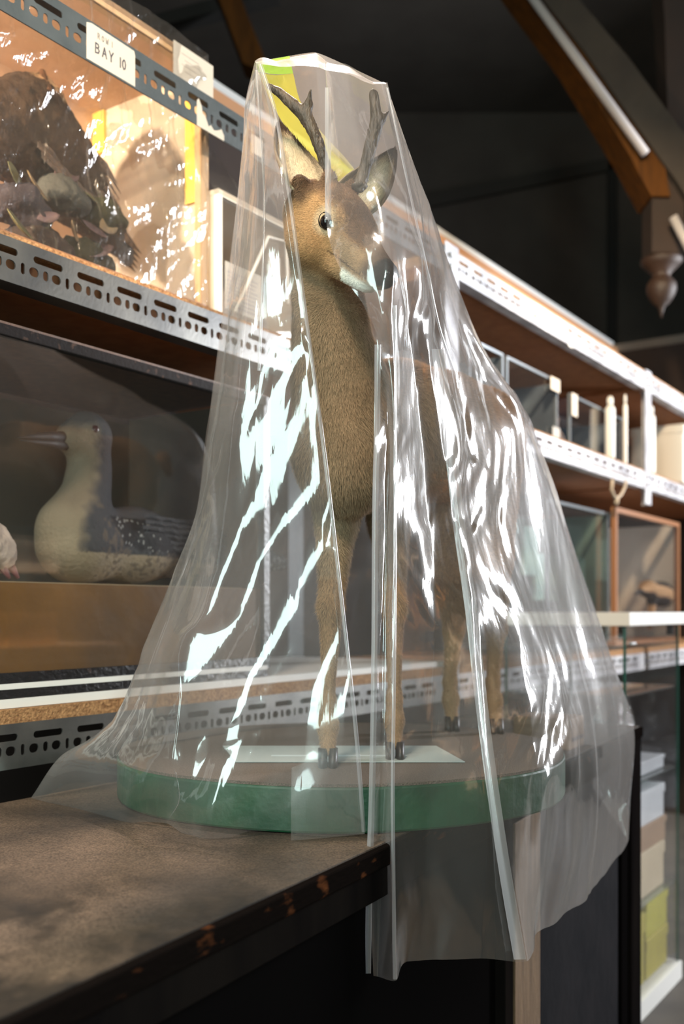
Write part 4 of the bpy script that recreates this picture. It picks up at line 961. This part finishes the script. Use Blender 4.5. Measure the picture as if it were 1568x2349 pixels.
strip('crease', [(905, 700, 1.35), (907, 850, 1.37), (906, 1000, 1.38), (906, 1180, 1.385), (904, 1500, 1.39), (900, 1800, 1.395), (902, 2000, 1.40), (905, 2246, 1.41)], 8, M_fold, lift=.002)  # milky strips laid on the creases to draw their bright lines
strip('crease', [(752, 200, 1.485), (752, 330, 1.45), (752, 420, 1.43), (752, 505, 1.395)], 14, M_fold, lift=.003)
strip('crease', [(588, 160, 1.51), (597, 300, 1.49), (606, 450, 1.475), (602, 650, 1.45), (594, 850, 1.445)], 6, M_fold, lift=.006)
strip('crease', [(888, 200, 1.49), (935, 420, 1.47), (975, 600, 1.49), (1010, 760, 1.54), (1060, 900, 1.62)], 6, M_fold, lift=.012)
# flap with a straight edge low in front of the plinth
flap = [rb([(668, 1760, 1.425), (667, 1850, 1.425), (667, 1928, 1.425)]), rb([(740, 1740, 1.41), (745, 1850, 1.415), (750, 1921, 1.42)]), rb([(826, 1740, 1.41), (832, 1850, 1.415), (836, 1913, 1.42)])]
sheet('loose_flap', flap, 40, 20, M_film, bag, .001, .002, 8, off_=bo)

# ================================================================== BIRDS IN THE CASES
def tpar(p): return (p[:, 0] - SX) * .563 + (p[:, 1] - SY) * .826
M_feather = mat('feather_cover', (.3, .3, .3), .75, attr='Col', bump=.35, bscale=120, spec=.2)
n_ = .20
def hg(x, y, n=n_): return hang(x, y, n)
LP = []
for a, ra, b_, rb_, k in ((hg(196, 994), .046, hg(168, 1004), .036, .02), (hg(168, 1004), .030, hg(140, 1010), .015, .015), (hg(205, 1010), .044, hg(206, 1070), .039, .03), (hg(206, 1070), .037, hg(198, 1130), .039, .03),
                          (hg(198, 1130), .039, hg(168, 1200), .060, .05), (hg(168, 1215), .060, hg(175, 1250), .070, .05), (hg(175, 1250), .072, hg(300, 1252, .21), .078, .05), (hg(300, 1252, .21), .078, hg(470, 1262, .22), .066, .05), (hg(470, 1262, .22), .066, hg(640, 1290, .23), .022, .05)):
    LP.append(rcone(a, b_, ra, rb_, k))
LV_, LF = sdf_mesh(LP, .0045); LN, _ = vnormals(LV_, LF)
if ((LV_ - LV_.mean(0)) * LN).sum() < 0: LF = LF[:, ::-1].copy(); LN = -LN
zfl = CZ + .053
LV_[:, 2] = np.maximum(LV_[:, 2], zfl + .001)
def loon_col(p):
    z = p[:, 2] - CZ; t = tpar(p); cream = np.array([.31, .245, .165]); dk = np.array([.022, .022, .024])
    ks = [hg(168, 1250), hg(175, 1200), hg(198, 1130), hg(206, 1070), hg(203, 1020), hg(196, 985), hg(196, 950)]
    tc = np.interp(z, [k[2] - CZ for k in ks], [tpar(k[None])[0] for k in ks]); lat = .77 * t - .68 * ((p[:, 0] - SX) * -.826 + (p[:, 1] - SY) * .563); lc = np.interp(z, [k[2] - CZ for k in ks], [.77 * tpar(k[None])[0] - .68 * .20 for k in ks]); hz = ks[5][2] - CZ; nzt = (vnoise(p * 60, 4) - .5) * .02
    c = np.tile(cream, (len(p), 1)) * (.75 + .5 * fbm(p * 18, 3))[:, None]
    c = mixn(c, np.array([.17, .135, .10]), np.clip((z - .13) / .10, 0, 1) * .7)
    nape = np.clip((lat - lc - .006 + nzt) / .026, 0, 1) * (z > .12) * (z < hz + .03); c = mixn(c, dk * 2.6, nape)
    c = mixn(c, dk * 2.6, np.clip((z - hz + .016 + nzt) / .022, 0, 1) * .9)
    tb0 = tpar(hg(215, 1200)[None])[0]; ztop = hg(300, 1262)[2] - CZ
    line = ztop - np.clip((t - tb0) * .10, -.01, .06) + np.clip((tb0 + .02 - t) * 1.5, 0, .2)
    back = np.clip((z - line + nzt * 1.4) / .012, 0, 1) * (z < .20) * (t > tb0 - .02)
    c = mixn(c, dk, back)
    spk = (vnoise(p * 210, 9) > .80) * back; c = mixn(c, np.array([.45, .44, .42]), spk * .7)
    mott = (vnoise(p * 110, 7) > .62) * (z < line + .01) * (t > tb0 - .05) * (z > .07); c = mixn(c, np.array([.13, .10, .075]), mott * .7)
    return c
loon = empty('diver_bird', (*hg(300, 1330)[:2], zfl), 'grey-headed diver with a long dark bill sitting in the ochre-based glass case', 'bird')
lo_ = np.array(loon.location)
link('body', np_mesh('body', LV_ - lo_, LF, loon_col(LV_)), M_feather, loon, smooth=True)
bl = [hg(146, 1004, .195), hg(110, 1001, .19), hg(75, 1001, .185), hg(40, 1004, .18)]
MB().tube([p - lo_ for p in bl], [.014, .011, .0065, .001], 12).build('upper_bill', mat('slate_bill', (.03, .028, .028), .55, spec=.3), loon, smooth=True)
bl2 = [hg(150, 1020, .195), hg(110, 1016, .19), hg(78, 1013, .185), hg(44, 1009, .18)]
MB().tube([p - lo_ for p in bl2], [.012, .008, .005, .001], 12).build('lower_bill', mat('slate_bill', (.05, .045, .045)), loon, smooth=True)
ec = hg(187, 990, n_) + np.array([.826, -.563, 0]) * .0395
mb = MB(); mb.lathe([(.0001, -.011), (.008, -.008), (.011, 0), (.008, .008), (.0001, .011)], n=14); mb.build('eye', mat('red_brown_eye', (.05, .008, .008), .05), loon, loc=ec - lo_, smooth=True)
# folded wing, raised a little from the flank, with pale-edged feathers
def wing(parent, o, c0_, c1_, w_, m, name='wing', rows=6, colf=None):
    mb = MB(); ax = (c1_ - c0_); L_ = np.linalg.norm(ax); ax /= L_; up = np.array([0, 0, 1.]); outn = np.array([.826, -.563, 0])
    for r in range(rows):
        for k in range(5):
            s0 = c0_ + ax * L_ * (k / 5 * .8 + .03 * (r % 2)) + up * w_ * (.5 - r / rows) + outn * (.004 * math.sin(r))
            ln = L_ * .34; wd = w_ / rows * .75; tip = s0 + ax * ln - up * .012
            V = [s0 + up * wd * .5, s0 + ax * ln * .5 + up * wd * .62 + outn * .003, tip, s0 + ax * ln * .5 - up * wd * .62 + outn * .003, s0 - up * wd * .5, s0 + ax * ln * .4 + outn * .006]
            V = [v + outn * .002 * k - o for v in V]
            mb.add(V, [(0, 5, 1), (1, 5, 2), (2, 5, 3), (3, 5, 4), (4, 5, 0)])
    x = mb.build(name, m, parent, smooth=False); x['kind'] = 'stuff'; return x
M_wingd = mat('dark_wing_feathers', (.018, .018, .021), .7, 0, (.045, .045, .048), 130, .4, 200, lo=.5, hi=.75)
outn = np.array([.826, -.563, 0])
wing(loon, lo_, hg(270, 1225, .20) + outn * .074, hg(470, 1252, .21) + outn * .070, .075, M_wingd)
# the small white bird at the left edge
SB = [rcone(hg(-60, 1250, .17), hg(-15, 1265, .17), .05, .042, .03), rcone(hg(-40, 1215, .17), hg(-12, 1222, .17), .03, .018, .02)]
V, F = sdf_mesh(SB, .004); N_, _ = vnormals(V, F)
sbird = empty('small_bird', (*hg(-20, 1330, .17)[:2], zfl), 'fluffy white bird with pink feet at the far left of the glass case', 'bird'); so_ = np.array(sbird.location)
V = V + N_ * ((vnoise(V * 120, 3) - .4) * .006)[:, None]; V[:, 2] = np.maximum(V[:, 2], zfl + .012)
link('body', np_mesh('body', V - so_, F, np.tile([.55, .45, .38], (len(V), 1)) * (.7 + .5 * vnoise(V * 50, 2))[:, None]), M_feather, sbird, smooth=True)
MB().tube([hg(-8, 1220, .17) - so_, hg(8, 1224, .17) - so_, hg(18, 1228, .17) - so_], [.009, .006, .001], 8).build('bill', mat('slate_bill', (.05, .045, .045)), sbird, smooth=True)
for x in (8, 28):
    MB().tube([hg(x - 10, 1285, .16) - so_, hg(x, 1305, .15) - so_, hg(x + 14, 1326, .14) - so_], [.007, .008, .003], 8).build('foot', mat('pink_foot', (.22, .08, .08), .5), sbird, smooth=True)

# dark bird on a rocky base in the wrapped case
nb = .24
def ha(x, y, n=nb): return hang(x, y, n)
BP = [rcone(ha(-40, 300), ha(60, 300), .085, .090, .05), rcone(ha(60, 300), ha(140, 400), .090, .082, .05), rcone(ha(140, 400), ha(225, 500), .080, .045, .05), rcone(ha(225, 500), ha(292, 590), .045, .018, .04),
      rcone(ha(60, 260), ha(85, 225), .06, .045, .04)]
V, F = sdf_mesh(BP, .0055); N_, _ = vnormals(V, F); V = V + N_ * ((fbm(V * 55, 3) - .5) * .012)[:, None]
dbird = empty('dark_bird', (*ha(120, 600)[:2], CZ + ZS2 + .03), 'large dark brown bird with a pale shoulder patch, on rocks inside the wrapped case', 'bird'); do_ = np.array(dbird.location)
c = np.tile([.045, .028, .018], (len(V), 1)) * (.5 + 1.1 * fbm(V * 30, 2))[:, None]
d1 = np.linalg.norm(V - (ha(85, 215) + outn * .05), axis=1); c = mixn(c, np.array([.55, .36, .20]), np.clip((.055 - d1) / .03, 0, 1) * (vnoise(V * 90, 4) > .4))
c = mixn(c, np.array([.10, .11, .14]), np.clip((ha(0, 400)[2] - V[:, 2]) / .05, 0, 1) * .8)
link('body', np_mesh('body', V - do_, F, c), M_feather, dbird, smooth=True)
M_wb = mat('brown_wing_feathers', (.07, .045, .03), .6, 0, (.16, .10, .065), 90, .4, 160, lo=.4, hi=.7)
wing(dbird, do_, ha(20, 320) + outn * .090, ha(230, 500) + outn * .055, .13, M_wb, rows=8)
for k in range(5):
    p0 = ha(225 + 6 * k, 505 + 10 * k) + outn * (.03 - .01 * k); p1 = ha(305 + 5 * k, 590 + 8 * k) + outn * (.03 - .012 * k)
    d = (p1 - p0) / np.linalg.norm(p1 - p0); sd = np.cross(d, outn) * .013
    V4 = [p0 - sd * .5, p0 + (p1 - p0) * .5 - sd, p1, p0 + (p1 - p0) * .5 + sd, p0 + sd * .5, p0 + (p1 - p0) * .5 + outn * .004]
    MB().add([v - do_ for v in V4], [(0, 5, 1), (1, 5, 2), (2, 5, 3), (3, 5, 4), (4, 5, 0)]).build('tail_feather', M_wb, dbird)
MB().tube([ha(52, 240) + outn * .08 - do_, ha(75, 175) + outn * .03 - do_], [.010, .007], 8).build('perch_stub', M_darkwood, dbird)
r_ = random.Random(5)
for i, (x, y, r, col, lab) in enumerate(((35, 470, .055, (.13, .11, .14), 'purple-grey rock under the dark bird'), (130, 440, .050, (.26, .27, .25), 'pale grey rock beneath the dark bird'), (225, 490, .045, (.20, .20, .11), 'olive mossy rock below the tail of the dark bird'), (80, 560, .060, (.11, .075, .065), 'dark brown rock at the front of the wrapped case'), (190, 590, .052, (.12, .12, .075), 'dim olive rock at the foot of the wrapped case'))):
    pc = ha(x, y, .17); pc[2] = max(pc[2], CZ + ZS2 + .03 + r * .6)
    V, F = sdf_mesh([ellip(pc, (r, r * .8, r * .7)), ellip(pc + np.array([r * .5, r * .4, -r * .3]), (r * .7, r * .6, r * .5))], .006)
    N_, _ = vnormals(V, F); V = V + N_ * ((fbm(V * 30, i) - .5) * .03)[:, None]; V[:, 2] = np.maximum(V[:, 2], CZ + ZS2 + .031)
    rk_ = np_mesh('rock', V - pc, F, np.tile(col, (len(V), 1)) * .25 * (.6 + .8 * fbm(V * 25, 5))[:, None]); ro = link('rock', rk_, M_feather, None, pc, smooth=True); tag(ro, lab, 'rock', 'rocks in the wrapped case')
# dry leaves scattered over the rocks, each its own
lf_m = [mat('olive_leaf', (.075, .080, .030), .6, 0, (.11, .11, .05), 60, .2, 90), mat('tan_leaf', (.17, .12, .065), .7, 0, (.24, .17, .09), 60, .2, 90), mat('purple_leaf', (.07, .045, .06), .7, 0, (.10, .06, .06), 60, .2, 90)]
lnames = ['olive', 'tan', 'purple-brown']
LS = [(30, 405, .13), (80, 430, .12), (150, 405, .14), (205, 455, .12), (245, 520, .12), (110, 500, .10), (40, 520, .10), (165, 530, .11), (225, 580, .11), (95, 590, .10), (30, 585, .10), (215, 530, .11)]
for i, (x, y, n) in enumerate(LS):
    c_ = ha(x, y, n + .02); L_ = r_.uniform(.045, .075); w2 = L_ * r_.uniform(.24, .36); mb = MB(); V = []; k_ = 9
    for j in range(k_):
        t = j / (k_ - 1); ww = w2 * math.sin(math.pi * t) ** .7 + .0004; zc = .35 * L_ * (t - .5) ** 2
        V += [((t - .5) * L_, -ww, zc + .25 * ww), ((t - .5) * L_, 0, zc), ((t - .5) * L_, ww, zc + .25 * ww)]
    F = [q for j in range(k_ - 1) for q in ((3 * j, 3 * j + 1, 3 * j + 4, 3 * j + 3), (3 * j + 1, 3 * j + 2, 3 * j + 5, 3 * j + 4))]
    side = 'left' if x < 90 else 'middle' if x < 185 else 'right'; lev = 'high on' if y < 460 else 'half way down' if y < 540 else 'at the foot of'
    lo = mb.add(V, F).build('leaf', lf_m[i % 3], None, c_, smooth=True); lo.rotation_euler = (math.radians(58 + r_.uniform(-25, 25)), r_.uniform(-.6, .6), TH + r_.uniform(-.7, .7))
    sm = lo.modifiers.new('thick', 'SOLIDIFY'); sm.thickness = .0012
    tag(lo, lnames[i % 3] + ' dry leaf ' + lev + ' the ' + side + ' of the rocks under the dark bird', 'leaf', 'dry leaves in the wrapped case')
# plastic wrapped round that case
M_wrap = film('crinkled_wrap', (.97, .96, .95), haze=.03, edge=.25, refl=.15, rough=.05, bump=.6, bscale=(60, 60, 22), hazecol=(.9, .88, .86), broad=.35)
wr = empty('plastic_wrap', SH(.1, .05, ZS2), 'crinkled clear plastic wrapped round the tall pine-framed case', 'plastic wrap')
wo = np.array(wr.location)
def wl_(t, n, zs): return [SH(t, n, z) for z in zs]
zs = (1.255, 1.17, 1.05, .95, .85, .75, ZS2 + .004); te = t_at(474, .055)
wribs = [wl_(-.36 + .0 * i, .056, zs) for i in (0,)]
for i in range(1, 8):
    t = -.36 + (te + .35) * i / 8; wribs.append([SH(t, .056 - .008 * (i % 2), z) for z in zs])
wribs.append([SH(te + .008, .058, z) for z in zs]); 
sheet('front_wrap', wribs, 220, 24, M_wrap, wr, .015, .010, 21, fm=2.2, off_=wo)
sheet('side_wrap', [[SH(te + .010 + .004 * math.sin(z * 40 + k), .058 + .10 * k, z) for z in zs] for k in range(5)], 120, 14, M_wrap, wr, .014, .010, 23, fm=2.2, off_=wo)
wt = sheet('top_tuft', [[SH(te + .03 + .02 * k, .1, 1.07 - .01 * abs(k - 2)), SH(te + .05 + .03 * k, .09, .99), SH(te + .03 + .05 * k, .06, .955)] for k in range(5)], 40, 12, M_wrap, wr, .006, .01, 25, off_=wo)

# bird in the wood framed case, far right
FP_ = lambda x, y: hang(x, y, .085)
V, F = sdf_mesh([rcone(FP_(1484, 1350), FP_(1515, 1362), .042, .055, .04), rcone(FP_(1515, 1362), FP_(1538, 1392), .055, .030, .04), rcone(FP_(1484, 1350), FP_(1468, 1356), .034, .016, .03), rcone(FP_(1495, 1380), FP_(1490, 1440), .024, .014, .03)], .009)
fb = empty('tan_bird', FP_(1500, 1440), 'tan and black bird crouching in the wood-framed case', 'bird'); fo_ = np.array(fb.location)
fc = np.tile([.42, .24, .12], (len(V), 1)); fc = mixn(fc, np.array([.02, .018, .018]), (np.sin(V[:, 2] * 55 + tpar(V) * 10 + 2 * vnoise(V * 12, 3)) > .1) * 1.0)
link('body', np_mesh('body', V - fo_, F, fc), M_feather, fb, smooth=True)
MB().tube([FP_(1466, 1356) - fo_, FP_(1452, 1364) - fo_], [.010, .002], 8).build('bill', mat('slate_bill', (.05, .045, .045)), fb, smooth=True)

# ================================================================== WHITE-TOPPED GLASS CABINET
gc = empty('glass_cabinet', (.867, 3.05, 0), 'tall glass cabinet with a thick white top beyond the end of the black cabinet', 'display cabinet', rotz=TH)
gl_, gw = .573, .40
MB().box((-.02, -.02, CZ - .048), (gl_ + .02, gw + .02, CZ - .006)).build('top_slab', mat('white_top_slab', (.78, .75, .70), .4), gc, bevel=.003)
for (x0, y0, x1, y1) in ((0, 0, gl_, .006), (0, gw - .006, gl_, gw), (0, .007, .006, gw - .007), (gl_ - .006, .007, gl_, gw - .007)):
    MB().box((x0, y0, .06), (x1, y1, CZ - .049)).build('glass_pane', M_glass, gc)
M_gedge = mat('green_glass_edge', (.01, .07, .05), .2)
for x, y in ((-.001, -.001), (gl_ - .006, -.001), (-.001, gw - .006), (gl_ - .006, gw - .006)):
    MB().box((x, y, .06), (x + .007, y + .007, CZ - .049)).build('glass_edge', M_gedge, gc)
for z in (CZ - .27, CZ - .555, CZ - .96):
    MB().box((.008, .008, z), (gl_ - .008, gw - .008, z + .007)).build('glass_shelf', film('shelf_glass', (.85, .92, .9), haze=.10, edge=.1, refl=.12, rough=.05, bump=0, crease=False) if 'shelf_glass' not in MATS else MATS['shelf_glass'], gc)
MB().box((-.01, -.01, .0), (gl_ + .01, gw + .01, .06)).build('base', M_white, gc)
for x in (.02, gl_ - .04):
    MB().box((x, .010, CZ - .085), (x + .022, .03, CZ - .049)).build('hinge', M_blackgloss, gc)
MB().box((.03, -.012, CZ - .105), (.07, -.001, CZ - .098)).build('catch', mat('bolt_zinc', (.6, .6, .6)), gc)
def gcp(u, w_, z): c, s_ = math.cos(TH), math.sin(TH); return (.867 + u * c - w_ * s_, 3.05 + u * s_ + w_ * c, z)
def crate(name, u0, u1, w0, w1, z0, z1, col, label, cat, rimcol=None, grp=None):
    e = empty(name, gcp((u0 + u1) / 2, (w0 + w1) / 2, z0), label, cat, grp, TH); a, b_ = (u1 - u0) / 2, (w1 - w0) / 2; h = z1 - z0
    m = mat(name + str(round(z0 * 100)) + '_card', col, .6, 0, tuple(q * .85 for q in col), 5)
    MB().box((-a, -b_, 0), (a, b_, h * .72)).build('body', m, e, bevel=.003)
    MB().box((-a - .004, -b_ - .004, h * .72), (a + .004, b_ + .004, h)).build('lid', mat(name + 'lid', rimcol, .5) if rimcol else m, e, bevel=.003)
    return e
B = 'boxes in the glass cabinet'
crate('storage_box', .10, .50, .03, .33, CZ - .546, CZ - .50 , (.62, .64, .68), 'flat pale grey box on the middle glass shelf under the wrapped specimen', 'box', None, B)
crate('storage_box', .08, .50, .03, .35, CZ - .952, CZ - .80, (.74, .60, .40), 'cream box on the lower glass shelf', 'box', None, B)
crate('storage_box', .06, .52, .03, .35, CZ - .799, CZ - .715, (.42, .26, .15), 'flat brown box stacked on the cream box', 'box', None, B)
crate('storage_box', .10, .50, .03, .35, CZ - .714, CZ - .60, (.80, .82, .86), 'white box on the brown box under the glass shelf', 'box', None, B)
crate('storage_box', .07, .28, .03, .30, .065, .30, (.55, .46, .04), 'yellow box on the floor of the glass cabinet', 'box', None, B)
crate('storage_box', .30, .54, .03, .30, .065, .20, (.10, .03, .12), 'purple box on the cabinet floor beside the yellow one', 'box', None, B)
crate('storage_box', .30, .54, .03, .30, .202, .33, (.62, .56, .05), 'small yellow box on top of the purple box', 'box', None, B)
spw = empty('wrapped_specimen', gcp(.30, .16, CZ - .499), 'grey specimen shrouded in clear plastic inside the glass cabinet', 'specimen', rotz=TH)
V, F = sdf_mesh([rcone((-.06, 0, .05), (.08, 0, .06), .045, .055, .03), rcone((-.06, 0, .06), (-.09, 0, .13), .03, .02, .03), rcone((.08, 0, .06), (.16, 0, .04), .05, .03, .03)], .008)
link('body', np_mesh('body', V, F, np.tile([.16, .18, .20], (len(V), 1)) * (.6 + .8 * vnoise(V * 30, 3))[:, None]), M_feather, spw, smooth=True)
sw = [[np.array([x * .6, y * .6, .22]), np.array([x * .8, y * .8, .14]), np.array([x, y, .002])] for x, y in [(.17 * math.cos(a), .10 * math.sin(a)) for a in np.linspace(0, 2 * math.pi, 13)]]
sheet('shroud', sw, 40, 8, M_wrap, spw, .006, .012, 31)

# ================================================================== OPPOSITE RACK, mirrored in the case glass
opp = empty('opposite_rack', SH(0, -2.35, 0), 'shelving rack across the aisle, mirrored in the diver case glass', 'shelving', rotz=TH); opp.location.z = 0
for z in (-.25, .10, .42):
    slotted('rail', -.8, 2.6, rk(z), M_steel_dark, parent=opp)
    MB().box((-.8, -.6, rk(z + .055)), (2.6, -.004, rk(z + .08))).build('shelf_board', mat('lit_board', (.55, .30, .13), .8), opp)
for t in (-.85, .25, 1.0, 2.6): MB().box((t, -.045, 0), (t + .06, -.002, rk(.9))).build('post', M_steel_dark, opp)
bx2 = [(-.75, -.35, .14), (-.2, .2, .18), (.4, .9, .15), (1.15, 1.5, .2), (1.6, 2.2, .16)]
for i, (a, b_, h) in enumerate(bx2):
    for j, z in enumerate((-.17, .18)):
        e = empty('carton', SH((a + b_) / 2, -2.35 - .3, z + .002), ('pale' if (i + j) % 2 else 'brown') + ' carton on the ' + ('upper' if j else 'lower') + ' shelf across the aisle, ' + ['first', 'second', 'third', 'fourth', 'fifth'][i] + ' from its near end', 'box', 'cartons across the aisle', TH)
        MB().box((-(b_ - a) / 2, -.2, 0), ((b_ - a) / 2, .2, h)).build('body', mat('pale_carton', (.6, .58, .56), .7) if (i + j) % 2 else mat('brown_carton', (.5, .28, .14), .7), e)
